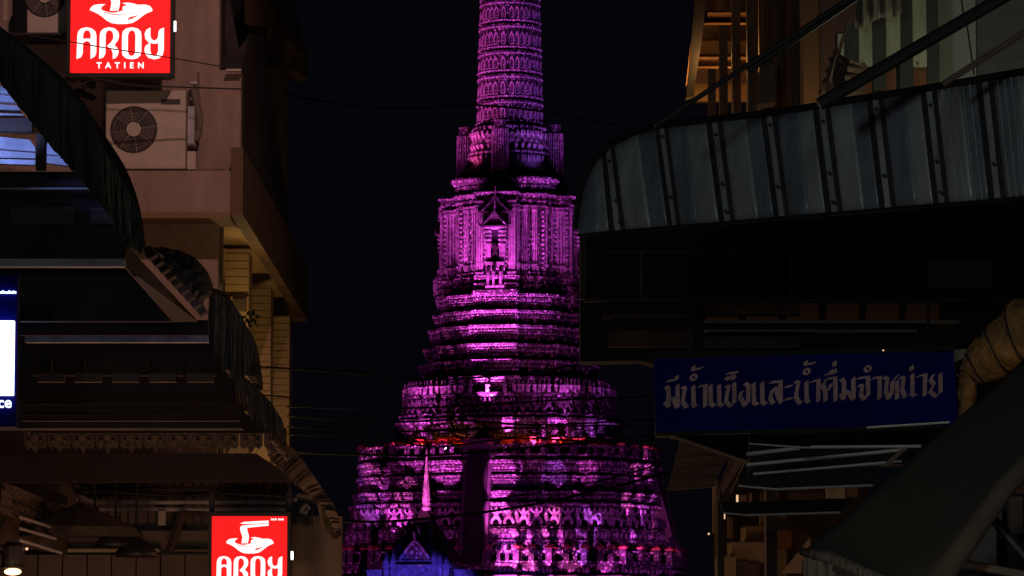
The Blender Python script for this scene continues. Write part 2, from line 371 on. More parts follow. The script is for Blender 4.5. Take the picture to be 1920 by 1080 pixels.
# --- statue (one skinned body, arms raised, knees bent), shared by every guardian
def skin_figure(name, m, ht=1.0):
    J = [(0, 0, .50, .10), (0, 0, .62, .10), (0, -.01, .74, .12), (0, 0, .82, .05), (0, -.01, .90, .085), (0, 0, 1.04, .03),
         (.15, 0, .76, .055), (.30, -.03, .86, .045), (.30, -.04, 1.02, .04), (-.15, 0, .76, .055), (-.30, -.03, .86, .045), (-.30, -.04, 1.02, .04),
         (.12, -.02, .46, .08), (.26, -.10, .26, .065), (.20, -.02, .03, .05), (-.12, -.02, .46, .08), (-.26, -.10, .26, .065), (-.20, -.02, .03, .05)]
    E = [(0, 1), (1, 2), (2, 3), (3, 4), (4, 5), (2, 6), (6, 7), (7, 8), (2, 9), (9, 10), (10, 11), (0, 12), (12, 13), (13, 14), (0, 15), (15, 16), (16, 17)]
    me = bpy.data.meshes.new(name); me.from_pydata([(x*ht, y*ht, z*ht) for x, y, z, r in J], E, [])
    o = bpy.data.objects.new('tmp', me); COL.objects.link(o)
    md = o.modifiers.new('s', 'SKIN')
    for i, j in enumerate(J):
        o.data.skin_vertices[0].data[i].radius = (j[3]*ht, j[3]*ht)
    o.data.skin_vertices[0].data[0].use_root = True
    dg = bpy.context.evaluated_depsgraph_get(); dg.update()
    out = bpy.data.meshes.new_from_object(o.evaluated_get(dg)); out.name = name
    bpy.data.objects.remove(o); out.materials.clear(); out.materials.append(M[m])
    return out
fig_me = skin_figure('guardian_statue', 'stucco_pale', 1.0)
nfig_me = skin_figure('niche_statue', 'stucco_dark', 1.0)  # darker copy: the niche's shade is put into the statue's colour

# --- shaft tiers
ys = [240, 194, 146, 102, 52, 8, -34, -74, -112, -148, -180, -208, -232]
rs = [62, 60.5, 59.5, 58, 56.5, 55, 52, 49, 45, 40, 33, 25, 14]
relief = G()
for i in range(len(ys)-1):
    z0, z1, r = tz(ys[i]), tz(ys[i+1]), rs[i]*U*.985; r1 = rs[i+1]*U*.985; h = z1-z0
    g = loft(G(), [(r-.28, z0), (r-.28, z0+.14), (r+.14, z0+.2), (r+.16, z0+.42), (r, z0+.5), (r*.5+r1*.5, z0+h*.74), (r1+.08, z0+h*.78), (r1+.04, z0+h*.86), (r1+.13, z0+h*.9), (r1+.13, z1-.05), (r1-.3, z1)], PL_SH)
    g.part('shaft_tier', 'mosaic_dense', prang, local=True)
    am = arch_mesh('arched_niche', 'stucco_pale', r*.15, h*.52, .15)
    if i < 8: put('arched_niche', am, PL_SH, (r+r1)/2, z0+.5, r*.1, front_only=i > 5)
    studs(relief, PL_SH, r1+.12, z0+h*.80, h*.15, .3, .1)
    studs(relief, PL_SH, r+.15, z0+.22, .2, .25, .08)
g = G(); zt = tz(-232)
g.lathe([(14*U, zt), (10*U, zt+1), (4*U, zt+2), (.25, zt+3), (.12, zt+6), (.03, zt+8)], 8)
for s_ in (-1, 1):
    for k in range(2): g.tube([(0, 0, zt+3.5+k), (.7*s_, 0, zt+4+k), (.8*s_, 0, zt+5.2+k)], [.12, .1, .03], 6)
g.part('trident_finial', 'stucco_pale', prang, local=True)

# --- figure stage under the shaft
core = 78*U*.93
loft(G(), [(core+.5, tz(345)), (core+.5, tz(338)), (core*.93, tz(336)), (core*.93, tz(298)), (core+.35, tz(296)), (core+.35, tz(289)), (core*.90, tz(287)), (core*.88, tz(252)), (core-.1, tz(249)), (core-.1, tz(243)), (core-.6, tz(240))], PL_SH).part('figure_stage', 'mosaic_lower', prang, local=True)
for ya, yb in ((336, 298), (288, 252)):
    h = tz(yb)-tz(ya)
    put('guardian_statue', fig_me, PL_SH, core+(.05 if ya > 300 else -.12), tz(ya)+.02, .3, sc=h*.93, front_only=True)
studs(relief, PL_SH, core+.35, tz(296), .36, .3, .12); studs(relief, PL_SH, core-.1, tz(249), .4, .3, .12)
# --- four corner turrets
tr = 87*U
def turret():
    g = G(); z0 = tz(345); z1 = tz(238); h = z1-z0; pr = []
    for k in range(7):
        a = k/7; rr = .82*(1-.12*a)*(1 if k < 6 else .8)
        pr += [(rr*.9, h*a), (rr*.9, h*(a+.01)), (rr*1.04, h*(a+.02)), (rr, h*(a+.035)), (rr*.98, h*(a+.12))]
    pr += [(.62, h*1.005), (.45, h*1.03), (.2, h*1.05), (.03, h*1.07)]
    return g.lathe(pr, 20).mesh('corner_turret', 'mosaic_dense')
tm = turret()
gl = G()
for k in range(20):
    t = 2*math.pi*k/20; gl.tube([(math.cos(t)*.86, math.sin(t)*.86, .3), (math.cos(t)*.76, math.sin(t)*.76, 4.9)], .05, 4)
tlm = gl.mesh('turret_rib', 'stucco_pale')
for k in range(4):
    a = -math.pi/2+k*math.pi/2
    o = link('corner_turret', tm, prang, (tr*math.cos(a), tr*math.sin(a), tz(345)))
    link('turret_rib', tlm, o)['kind'] = 'stuff'
# --- body: core and four porches
rb = 122*U
zc0, zc1 = tz(545), tz(345)
c_ = 84*U/.978
loft(G(), [(c_, tz(380)), (c_, tz(372)), (c_*1.03, tz(368)), (c_*1.03, tz(366)), (c_*1.09, tz(362)), (c_*1.09, tz(360)), (c_*1.05, tz(359)), (c_*1.15, tz(352)), (c_*1.19, tz(346)), (c_*1.19, tz(344)), (c_*.8, tz(341))], PL_CO).part('core_cornice', 'mosaic', prang, local=True)
studs(relief, PL_CO, c_*1.16, tz(352), .5, .4, .16); studs(relief, PL_CO, c_*1.09, tz(362)+.02, .25, .3, .1)
bz0 = tz(540); bz1 = tz(395)
def body_prof(r):
    return [(r+.75, tz(562)), (r+.75, tz(556)), (r+.35, tz(552)), (r+.5, tz(546)), (r+.5, tz(543)), (r+.12, tz(541)), (r+.42, tz(533)), (r+.42, tz(530)), (r+.1, tz(527)), (r+.22, tz(520)), (r, tz(517)),
            (r-.05, tz(400)), (r+.12, tz(397)), (r+.1, tz(394)), (r-.05, tz(392)), (r+.2, tz(388)), (r+.2, tz(385)), (r+.06, tz(383)), (r+.35, tz(377)), (r+.4, tz(374)), (r-.3, tz(371))]
loft(G(), body_prof(rb), PL_BO).part('tower_body', 'mosaic_dense', prang, local=True)
loft(G(), [(c_*.93, tz(520)), (c_*.93, tz(372)), (c_*.9, tz(368))], PL_CO).part('tower_core', 'mosaic_dense', prang, local=True)
studs(relief, PL_BO, rb+.36, tz(379), .4, .34, .14); studs(relief, PL_BO, rb+.42, tz(532), .3, .3, .08)
# pilasters with fluted strips
for a, b, t, nn, L in edges(PL_BO, rb, .55):
    cnt = 2 if L > 2.2 else 1
    for i in range(cnt):
        for off in ([.12, .88][i],) if cnt == 2 else (.5,):
            m = a+t*(L*off); g = G(); w_ = .3 if cnt == 2 else L*.3
            for q in (-.66, 0, .66):
                c = m+t*(q*w_); g.prism([c-t*w_*.26-nn*.02, c+t*w_*.26-nn*.02, c+t*w_*.16+nn*.12, c-t*w_*.16+nn*.12], (0, 0, tz(401)-tz(516)))
            for v in range(len(g.v)): g.v[v] = g.v[v]+Vector((0, 0, tz(516)))
            for zz in (401, 407, 509):
                c = m+nn*.06; g.prism([c-t*w_*1.1, c+t*w_*1.1, c+t*w_*1.1+nn*.2, c-t*w_*1.1+nn*.2], (0, 0, .22))
                for v in range(len(g.v)-8, len(g.v)): g.v[v] = g.v[v]+Vector((0, 0, tz(zz)))
            g.part('pilaster', 'stucco_pale', prang, local=True)
# flower rosettes up the side walls
ros = G()
for a, b, t, nn, L in edges(PL_BO, rb, .5):
    if a.y > rb*.5: continue
    for i in range(max(1, int(L/.55))):
        for j in range(13):
            m = a+t*(.28+i*.55 if .28+i*.55 < L else L/2); z = tz(510)+j*.46
            q = [m+t*.17*math.cos(k*math.pi/3)+Vector((0, 0, z+.17*math.sin(k*math.pi/3))) for k in range(6)]
            ros.add([m+nn*.07+Vector((0, 0, z))]+q, [(0, 1+k, 1+(k+1) % 6) for k in range(6)])
ros.part('rosette', 'stucco_pale', prang, local=True)['kind'] = 'stuff'

# --- porch niche: shade panel, jambs, gables, figure and elephants, on all four sides
def porch_parts():
    out = []
    r = rb+.05; f = lambda y: tz(y, rb)
    def add(name, g, m, smooth=False): out.append((name, g.mesh(name, m, smooth=smooth)))
    for s_ in (-1, 1):
        g = G()
        g.box(s_*.42 if s_ > 0 else -1.0, 1.0 if s_ > 0 else -.42, -r-.5, -r+.1, f(492), f(430))
        for yy, ex in ((433, .16), (441, .1), (449, .14), (457, .08)):
            g.box(min(s_*.36, s_*(1.0+ex)), max(s_*.36, s_*(1.0+ex)), -r-.5-ex, -r, f(yy)-.16, f(yy))
        add('niche_jamb', g, 'stucco_pale')
        g = G(); x0 = 1.62
        for q in (-.24, 0, .24): g.box(s_*x0+q-.09, s_*x0+q+.09, -r-.2, -r+.05, f(520), f(392))
        for yy in (392, 386, 378, 518, 512): g.box(s_*x0-.42, s_*x0+.42, -r-.32, -r+.02, f(yy)-.14, f(yy)+.1)
        add('porch_column', g, 'stucco_pale')
    add('niche_lintel', G().box(-1.15, 1.15, -r-.62, -r+.05, f(430)+.01, f(425)), 'stucco_pale')
    add('niche_sill', G().box(-.95, .95, -r-.7, -r+.05, f(498), f(492)-.01), 'stucco_pale')
    add('niche_shade_panel', G().box(-.42, .42, -r-.06, -r+.02, f(492), f(430)), 'niche_dark')  # black panel on the solid wall, niche shade put into its colour
    # gables: concave-sided pediments with bargeboards and a slim finial
    for (yb, ya, yt, hw, dep) in ((424, 392, 372, 1.28, .75), (397, 364, 348, 1.45, .45)):
        zb, za, zt_ = f(yb), f(ya), f(yt)
        def curve(s_, k):
            t = k/8; return (s_*hw*(1-t)**1.35, zb+(za-zb)*t)
        lp = [curve(-1, k) for k in range(9)]; rp = [curve(1, k) for k in range(8)][::-1]
        pts = lp+rp
        g = G().prism([(x, -r-dep+.12, z) for x, z in pts], (0, dep, 0)); add('gable_panel', g, 'stucco_dark')
        g = G()
        for s_ in (-1, 1):
            g.tube([(x*1.0, -r-dep, z) for x, z in [curve(s_, k) for k in range(9)]], [.13]*8+[.08], 6)
            g.tube([(s_*hw, -r-dep, zb), (s_*(hw+.22), -r-dep, zb+.1), (s_*(hw+.3), -r-dep, zb+.5)], [.12, .09, .02], 6)
        add('bargeboard', g, 'mosaic_lower')
        add('gable_finial', G().tube([(0, -r-dep, za-.1), (.05, -r-dep, za+.35), (0, -r-dep, zt_)], [.1, .07, .015], 6), 'stucco_pale')
        add('gable_eave', G().box(-hw-.1, hw+.1, -r-dep-.1, -r, zb-.14, zb), 'stucco_dark')
    g = G()
    hz = f(503)
    for x, dd in ((-.62, .35), (0, .75), (.62, .35)):
        y0 = -r-dd
        g2 = G()
        g2.ell((x, y0, hz), (.24, .34, .36), 8, 6)
        g2.tube([(x, y0-.2, hz), (x, y0-.42, hz-.5), (x*1.02, y0-.45, hz-1.2), (x, y0-.4, hz-1.75), (x, y0-.55, hz-1.9)], [.22, .19, .15, .11, .06], 8)
        for s_ in (-1, 1):
            g2.ell((x+s_*.24, y0+.08, hz+.02), (.13, .06, .26), 6, 4)
            g2.tube([(x+s_*.12, y0-.3, hz-.25), (x+s_*.16, y0-.5, hz-.6)], [.05, .015], 5)
        add('elephant_head', g2, 'stucco_pale', True)
    g = G().box(-.95, .95, -r-.6, -r, f(545), f(536)); add('elephant_plinth', g, 'stucco_pale')
    return out
pp = porch_parts()
fz = tz(491, rb)
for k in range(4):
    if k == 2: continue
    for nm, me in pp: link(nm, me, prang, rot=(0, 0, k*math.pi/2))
    a = -math.pi/2+k*math.pi/2
    link('niche_statue', nfig_me, prang, ((rb+.35)*math.cos(a), (rb+.35)*math.sin(a), fz), (0, 0, k*math.pi/2), (1.15, 1.0, 1.75))

# --- upper terraces (bright bands, dark recesses)
T = [(134, 562, 581), (139, 593, 613), (147, 621, 643), (157, 656, 675), (166, 686, 704), (185, 718, 738)]
prevR = 134*U/1.042
for i, (rp, ya, yb) in enumerate(T):
    r = rp*U/1.042; za, zb = tz(ya), tz(yb); nb = tz(T[i+1][1]) if i+1 < len(T) else tz(744)
    h = za-zb
    g = loft(G(), [(r-.05, nb), (r-.1, zb-.12), (r-.02, zb), (r+.22, zb+.06), (r+.1, zb+.2), (r+.12, zb+h*.42), (r+.3, zb+h*.5), (r+.3, zb+h*.58), (r+.16, zb+h*.64), (r+.34, zb+h*.92), (r+.38, za), (r-.7, za+.05), (r-1.2, za+.9)], PL_TE)
    g.part('terrace_band', 'mosaic', prang, local=True)
    studs(relief, PL_TE, r+.26, zb+h*.66, h*.3, .34, .13); studs(relief, PL_TE, r+.12, zb+h*.2, h*.24, .26, .1)
# figure gallery y 744-788
r = 200*U/1.03
loft(G(), [(r-.2, tz(792)), (r+.5, tz(790)), (r+.5, tz(786)), (r-.7, tz(785)), (r-.7, tz(757)), (r-.1, tz(756)), (r+.1, tz(752)), (r+.1, tz(748)), (r-.6, tz(747)), (r-1.5, tz(742))], PL_LO).part('gallery_wall', 'mosaic_lower', prang, local=True)
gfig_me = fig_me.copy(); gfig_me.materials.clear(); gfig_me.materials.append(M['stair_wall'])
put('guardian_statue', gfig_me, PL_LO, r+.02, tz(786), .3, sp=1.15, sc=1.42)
# small urns on the gallery edge
g = G().box(-.16, .16, -.16, .16, 0, .42).lathe([(.1, .42), (.22, .55), (.25, .7), (.12, .85), (.05, 1.0), (.02, 1.3)], 8)
urn = g.mesh('urn_finial', 'stucco_pale')
put('urn_finial', urn, PL_LO, r+.0, tz(748), .3, sp=1.7)
# lit pedestal band y 798-833
r = 209*U/1.03
loft(G(), [(r+.3, tz(850)), (r+.3, tz(838)), (r+.05, tz(835)), (r+.05, tz(823)), (r+.25, tz(820)), (r+.25, tz(817)), (r-.1, tz(815)), (r+.1, tz(806)), (r+.4, tz(799)), (r+.4, tz(795)), (r-.4, tz(793))], PL_LO).part('pedestal_band', 'mosaic', prang, local=True)
studs(relief, PL_LO, r+.3, tz(804), .42, .4, .16); studs(relief, PL_LO, r+.06, tz(832), .4, .4, .12)
# orange cloth tied round the pedestal
g = G(); n_ = 0
rc = r+.55; ring = []
for a, b, t, nn, L in edges(PL_LO, rc):
    m = max(1, int(L/.6))
    for i in range(m):
        p = a+t*(L*i/m); ring.append(p)
for i in range(len(ring)):
    a, b = ring[i], ring[(i+1) % len(ring)]
    d0 = .18*math.sin(i*.9); d1 = .18*math.sin((i+1)*.9)
    nrm = lambda p: p.normalized()
    if a.y > rc*.3: continue
    for k in range(3):
        za = tz(842)+k*.17+d0*.6; zb_ = tz(842)+k*.17+d1*.6; e = .10 if k % 2 else 0
        g.add([a+nrm(a)*e+Vector((0, 0, za)), b+nrm(b)*e+Vector((0, 0, zb_)), b+nrm(b)*(.1-e)+Vector((0, 0, zb_+.17)), a+nrm(a)*(.1-e)+Vector((0, 0, za+.17))], [(0, 1, 2, 3)])
cl = g.part('cloth_wrap', 'cloth_red', prang, local=True); cl['label'] = 'orange cloth wrapped round the pedestal'
md = cl.modifiers.new('s', 'SOLIDIFY'); md.thickness = .05
for x in (-6, -2, 3, 8):
    lamp('floodlight_amber', tpos(x, -(rc+2.0), tz(850)+.3), (1, .22, .08), 60, 'SPOT', tpos(x*.9, -rc, tz(836)), 90, .5, .06)

# --- lower block
LB = 280*U/1.042
def band(r, ya, yb, m='mosaic_lower', rec=.55, top=None, nm='lower_band', pl_=PL_LO):
    za, zb = tz(ya), tz(yb); h = za-zb
    loft(G(), [(r-rec, zb-.5), (r-rec, zb-.02), (r, zb), (r+.12, zb+.1), (r+.02, zb+h*.2), (r+.02, zb+h*.45), (r+.2, zb+h*.52), (r+.2, zb+h*.6), (r+.08, zb+h*.66), (r+.28, zb+h*.93), (r+.3, za), (r-rec-.3, za+.04)], pl_).part(nm, m, prang, local=True)
    studs(relief, pl_, r+.2, zb+h*.68, h*.26, .42, .14); studs(relief, pl_, r+.04, zb+h*.2, h*.24, .36, .12)
# solid core
loft(G(), [(18.8, -.2), (18.4, tz(1085)), (LB-.5+1.2, tz(1085)), (LB-.1+1.2, tz(1045)), (LB+.6, tz(1000)), (LB-.4, tz(990)), (LB-.4, tz(930)), (LB-.7, tz(874)), (LB-1.0, tz(868)), (9, tz(866))], PL_LO).part('lower_core', 'stucco_dark', prang, local=True)
band(LB+.25, 876, 897, 'mosaic'); band(LB+.35, 903, 916); band(LB+.7, 932, 947)
# balustrade with square openings y 846-868
def balus_panel(wd, ht):
    g = G(); t = .18
    g.box(-wd/2, wd/2, -t, 0, 0, ht*.18); g.box(-wd/2, wd/2, -t, 0, ht*.82, ht)
    k = max(1, round(wd/1.0))
    for i in range(k+1):
        x = -wd/2+wd*i/k; g.box(max(-wd/2, x-.17), min(wd/2, x+.17), -t+.01, -.01, ht*.18+.001, ht*.82-.001)
    return g
pg = G().box(-.28, .28, -.28, .28, 0, 1.25).box(-.22, .22, -.22, .22, 1.25, 1.4)
post_me = pg.mesh('balustrade_post', 'mosaic')
cap_me = G().box(-.38, .38, -.38, .38, 1.4, 1.55).lathe([(.3, 1.55), (.34, 1.64), (.1, 1.8), (.03, 1.86)], 8).mesh('post_cap', 'cap_red')
finial_me = G().lathe([(.2, 0), (.34, .2), (.3, .45), (.16, .6), (.2, .7), (.08, .95), (.02, 1.5)], 8).mesh('potted_finial', 'stucco_dark')
def balustrade(r, z, sp, sc=1.0, hp=1.15):
    for a, b, t, nn, L in edges(PL_LO, r, 0):
        m = (a+b)/2
        if m.y > r*.35: continue
        for p in ([a] if L > .9 else []):
            o = link('balustrade_post', post_me, prang, (p.x, p.y, z), (0, 0, math.atan2(nn.x, -nn.y)), (sc, sc, sc)); link('post_cap', cap_me, o)
        if L > 4:
            c = int(L/sp)
            for i in range(1, c+1):
                p = a+t*(L*i/c)
                if i < c or True:
                    o = link('balustrade_post', post_me, prang, (p.x, p.y, z), (0, 0, math.atan2(nn.x, -nn.y)), (sc, sc, sc)); link('post_cap', cap_me, o)
        if abs(m.x) < 1.4 or abs(m.y) < 1.4:      # gap for the stairs on the middle facets
            for s_ in (-1, 1):
                w2 = L/2-1.6; c = m+t*(s_*(1.6+w2/2))
                link('balustrade_panel', balus_panel(w2, hp).mesh('balustrade_panel', 'mosaic'), prang, (c.x, c.y, z), (0, 0, math.atan2(nn.x, -nn.y)))
        elif L > .5:
            link('balustrade_panel', balus_panel(L, hp).mesh('balustrade_panel', 'mosaic'), prang, (m.x, m.y, z), (0, 0, math.atan2(nn.x, -nn.y)))
balustrade(LB+.1, tz(868), 2.2, .82, 1.05)
# figure row y 958-996
r4 = LB+.95
loft(G(), [(r4-.5, tz(1003)), (r4+.35, tz(1001)), (r4+.35, tz(997)), (r4-.9, tz(996)), (r4-.9, tz(962)), (r4+.25, tz(960)), (r4+.3, tz(953)), (r4-.8, tz(951))], PL_LO).part('figure_gallery', 'mosaic_lower', prang, local=True)
put('guardian_statue', fig_me, PL_LO, r4-.3, tz(996)+.01, .3, sp=1.3, sc=1.72)
studs(relief, PL_LO, r4+.28, tz(959), .3, .35, .1)
# flower-and-arch wall y 1000-1042
r5 = LB+1.35
loft(G(), [(r5, tz(1050)), (r5, tz(1024)), (r5+.2, tz(1022)), (r5+.2, tz(1020)), (r5, tz(1019)), (r5+.18, tz(1004)), (r5+.2, tz(1001)), (r5-.6, tz(1000))], PL_LO).part('arch_wall', 'mosaic_dense', prang, local=True)
am = arch_mesh('wall_arch', 'stucco_pale', .95, 1.05, .16)
put('wall_arch', am, PL_LO, r5, tz(1044), .5, sp=1.25)
studs(relief, PL_LO, r5+.1, tz(1018), .75, .5, .2); studs(relief, PL_LO, r5+.2, tz(1024), .2, .3, .08)
# outer balustrade y 1036-1062 with red caps and dark finials
r6 = 322*U/1.02
loft(G(), [(r6+.4, -.1), (r6+.4, tz(1085)), (r6+.15, tz(1083)), (r6+.15, tz(1070)), (r6+.35, tz(1067)), (r6+.35, tz(1063)), (r6-1.2, tz(1062))], PL_LO).part('base_terrace', 'mosaic', prang, local=True)
studs(relief, PL_LO, r6+.2, tz(1082), .55, .45, .18)
balustrade(r6, tz(1063), 2.4, 1.0, 1.2)
put('potted_finial', finial_me, PL_LO, r6-1.2, tz(1062)+1.0, .4, sp=2.6)
relief.part('relief_flowers', 'stucco_pale', prang, local=True)['kind'] = 'stuff'

# --- steep stairs on three sides
def stair():
    zt, zb = tz(846), tz(1066); r0, r1 = LB+.15, 17.0; n = 44; w_ = 1.0
    st = G()
    for i in range(n):
        z = zb+(zt-zb)*i/n; rr = r1+(r0-r1)*i/n
        st.box(-w_, w_, -rr, -r0+1.2, z, z+(zt-zb)/n-.001)
    rails = []
    for s_ in (-1, 1):
        g = G(); x = s_*(w_+.2)
        prof = [(-17.6, zb), (-17.6, zb+.7), (-16.5, tz(1010)), (-15.9, tz(965)), (-15.1, tz(915)), (-14.5, tz(872)), (-14.3, tz(842)), (-13.2, tz(842)), (-13.2, zb)]
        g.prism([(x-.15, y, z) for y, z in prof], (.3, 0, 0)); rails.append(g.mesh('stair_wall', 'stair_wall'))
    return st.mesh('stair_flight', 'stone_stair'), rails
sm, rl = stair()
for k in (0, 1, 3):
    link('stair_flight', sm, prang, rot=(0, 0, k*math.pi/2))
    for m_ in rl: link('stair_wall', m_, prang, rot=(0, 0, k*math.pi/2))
g = G().box(-1.5, 1.5, -LB-.3, -LB+2.5, tz(872), tz(842)).box(-1.7, 1.7, -LB-.4, -LB+2.6, tz(842), tz(838))
g.part('stair_gate', 'stucco_dark', prang, local=True)
# visitor statue beside the stairs
# ================================================================ MONDOP in front of the tower
MY = 322
mc = P(797, 1050, MY); md_ = empty('spired_pavilion', (mc.x, MY, 0), 'blue-lit pavilion with pointed gable and slender pink spire at the tower foot', 'pavilion', rz=TROT)
UM = MY/F
def mz(y): return P(783, y, MY).z
hw = 62*UM
g = G().box(-hw, hw, -hw, hw, 0, mz(1066)).box(-hw-.2, hw+.2, -hw-.2, hw+.2, mz(1066), mz(1060)).box(-hw*.8, hw*.8, -hw*.8, hw*.8, mz(1060), mz(1052))
g.part('pavilion_wall', 'stucco_pale', md_, local=True)
for x in (-.93, -.72, .55, .72, .93):
    hh = 1044 if x in (.55, .72) else 1052
    g = G().box(x*hw-.22, x*hw+.22, -hw-.42, -hw-.205, 0, mz(hh)).box(x*hw-.3, x*hw+.3, -hw-.5, -hw-.2, mz(1062), mz(1059)).lathe([(.2, 0), (.24, .2), (.05, .7), (.02, 1.1)], 6, (x*hw, -hw-.3, mz(hh)))
    g.part('pilaster', 'stucco_pale', md_, local=True)
def cc(s_, k, w0, za, zb): t = k/8; return (s_*w0*(1-t)**.82, zb+(za-zb)*t)
w0 = 29*UM; za, zb = mz(1015), mz(1050)
pts = [cc(-1, k, w0, za, zb) for k in range(9)]+[cc(1, k, w0, za, zb) for k in range(8)][::-1]
G().prism([(x-.2, -hw-.1, z) for x, z in pts], (0, 1.6, 0)).part('gable_panel', 'mosaic_dense', md_, local=True)
g = G()
for s_ in (-1, 1): g.tube([(x-.2, -hw-.18, z) for x, z in [cc(s_, k, w0, za, zb) for k in range(9)]], .12, 6)
g.tube([(-.2, -hw-.18, za-.1), (-.28, -hw-.18, za+.7), (-.4, -hw-.18, mz(998))], [.14, .1, .03], 6)
g.tube([(.02, -hw+.6, za+.3), (.0, -hw+.6, mz(1000)), (-.12, -hw+.6, mz(986))], [.1, .12, .03], 6)
g.part('bargeboard', 'stucco_pale', md_, local=True)
rw = 62*UM
g = G()
for i in range(5):
    a = 1-i*.19; z0 = mz(1052)+(mz(955)-mz(1052))*i/5; z1 = mz(1052)+(mz(955)-mz(1052))*(i+1)/5
    g.add([(x*rw*a*.95, y*rw*a*.95, z0) for x, y in ((-1, -1), (1, -1), (1, 1), (-1, 1))]+[(x*rw*(a-.17), y*rw*(a-.17), z1) for x, y in ((-1, -1), (1, -1), (1, 1), (-1, 1))],
          [(0, 1, 5, 4), (1, 2, 6, 5), (2, 3, 7, 6), (3, 0, 4, 7), (3, 2, 1, 0), (4, 5, 6, 7)])
g.part('tiered_roof', 'black_wall', md_, local=True)
zz = [(8, 958), (10, 952), (6, 949), (9, 944), (8, 938), (9.5, 936), (7.5, 930), (8, 926), (7.5, 924), (7, 918), (7.5, 916), (5.5, 908), (6, 906), (4.5, 896), (5, 894), (3.5, 884), (4, 882), (2.6, 868), (2.2, 850), (1.2, 838), (.4, 824)]
sx = 3*UM
G().lathe([(a*UM, mz(b)-mz(958)) for a, b in zz], 10, (sx, 0, mz(958))).part('spire', 'stucco_pale', md_, local=True)
lamp('mondop_spire_flood', (mc.x-5, MY-9, mz(1015)), HOT, 16000, 'SPOT', (mc.x+.1, MY, mz(915)), 30, .5, .1)
for i, (x0, x1, y0) in enumerate(((688, 724, 1073), (852, 905, 1072))):
    g = fr(x0, y0, x1, 1100, MY-2, .6); a = P(x0, y0, MY-2); b = P(x1, y0, MY-2)
    g.box(a.x-.1, b.x+.1, MY-2.1, MY-1.3, a.z+.001, a.z+.22)
    g.thing('garden_wall', 'stucco_pale', ['low blue-lit wall left of the spired pavilion', 'low blue-lit wall right of the spired pavilion'][i], 'wall', 'low walls beside the pavilion')

# ================================================================ LEFT SIDE
# ---- plaster building with balcony
YB = 36
lb = empty('plaster_building', (P(300, 540, YB).x, YB, 0), 'beige plaster building with stacked balconies on the left of the lane', 'building')
a = P(60, 0, YB)
def wallbox(x0, x1, y0, y1, Y, t, z0=None):
    A = P(x0, y1, Y); B = P(x1, y0, Y); return G().box(A.x, B.x, Y, Y+t, A.z if z0 is None else z0, B.z)
wallbox(-120, 413, -120, 320, YB, .25, 0).part('wall', 'plaster', lb)
wallbox(408, 452, 131, 320, YB+.003, .25, P(0, 320, YB).z).part('wall_return', 'plaster', lb)
wallbox(150, 417, 400, 700, YB+.4, .2, 0).part('lower_wall', 'plaster_dark', lb)
# parapet front
A = P(228, 398, YB-.5); B = P(446, 320, YB-.5)
B.x = P(456, 276, YB-.5).x-.123
G().box(A.x, B.x, YB-.5, YB-.35, A.z, B.z).part('parapet', 'plaster', lb)
G().box(A.x, B.x, YB-.52, YB+.25, A.z-.06, A.z-.002).part('parapet_edge', 'brown_paint', lb)
G().box(A.x, B.x, YB-.349, YB-.001, B.z-.1, B.z-.02).part('balcony_floor', 'plaster', lb)
# receding fascia (long band) : near x 446-456 to far x 575
Y2 = 46.8
n1 = [P(446, 278, YB-.5), P(446, 400, YB-.5)]; f1 = [P(575, 492, Y2), P(575, 598, Y2)]
n1[0] = P(456, 276, YB-.5); n1[1] = P(446, 402, YB-.5); n1[1].x = n1[0].x
G().add([n1[0], f1[0], f1[1], n1[1], n1[0]-Vector((.12, 0, 0)), f1[0]-Vector((.12, 0, 0)), f1[1]-Vector((.12, 0, 0)), n1[1]-Vector((.12, 0, 0))],
        [(0, 1, 2, 3), (7, 6, 5, 4), (0, 4, 5, 1), (1, 5, 6, 2), (2, 6, 7, 3), (3, 7, 4, 0)]).part('balcony_fascia', 'fascia_brown', lb)
zb0 = P(446, 402, YB-.5).z+.12; zb1 = f1[1].z+.12
# soffit (ceiling) lit from below
xs = P(330, 400, YB).x
G().add([(xs, YB+.0, zb0), (n1[1].x-.13, YB-.4, zb0), (f1[1].x-.13, Y2-.05, zb1), (xs-.2, Y2, zb1), (xs, YB+.0, zb0+.15), (n1[1].x-.13, YB-.4, zb0+.15), (f1[1].x-.13, Y2-.05, zb1+.15), (xs-.2, Y2, zb1+.15)],
        [(0, 1, 2, 3), (7, 6, 5, 4), (0, 1, 5, 4), (1, 2, 6, 5), (2, 3, 7, 6), (3, 0, 4, 7)]).part('balcony_soffit', 'tile_yellow', lb)
# end return of the fascia
A = P(541, 598, Y2); B = P(575, 492, Y2)
G().box(P(500, 600, Y2).x, B.x, Y2, Y2+.2, A.z-.03, B.z).part('fascia_end', 'fascia_brown', lb)
# stepped wall piers behind, clad with courses of tile
def pier(x0, x1, y0, Y, nrow, ybot=1100):
    A = P(x0, ybot, Y); B = P(x1, y0, Y)
    o = G().box(A.x, B.x, Y, Y+.5, 0, B.z).part('pier', 'tile_yellow', lb)
    hh = .085; z = B.z-.004; k = 0
    me = G().box(0, B.x-A.x-.008, -.014, .0, 0, hh-.012).mesh('cladding_tile', 'tile_yellow')
    off = lb.location
    while z-hh > P(x0, 780, Y).z and k < nrow:
        z -= hh; k += 1
        c = link('cladding_tile', me, o, (A.x+.004-off.x, Y-off.y-.001+random.uniform(0, .003), z-off.z))
pier(417, 467, 473, 39.2, 40); pier(467.5, 508, 540, 42.2, 36); pier(508.5, 543, 592, 44.9, 36)
# small window in first pier
fr(428, 553, 466, 556, 39.1, .05).part('window_head', 'black_metal', lb)
fr(436, 560, 462, 583, 39.08, .04).part('window', 'ac_dark', lb)
for q in ((432, 556, 436, 584), (462.5, 556, 466, 584)): fr(*q, 39.05, .06).part('window_frame', 'brown_paint', lb)
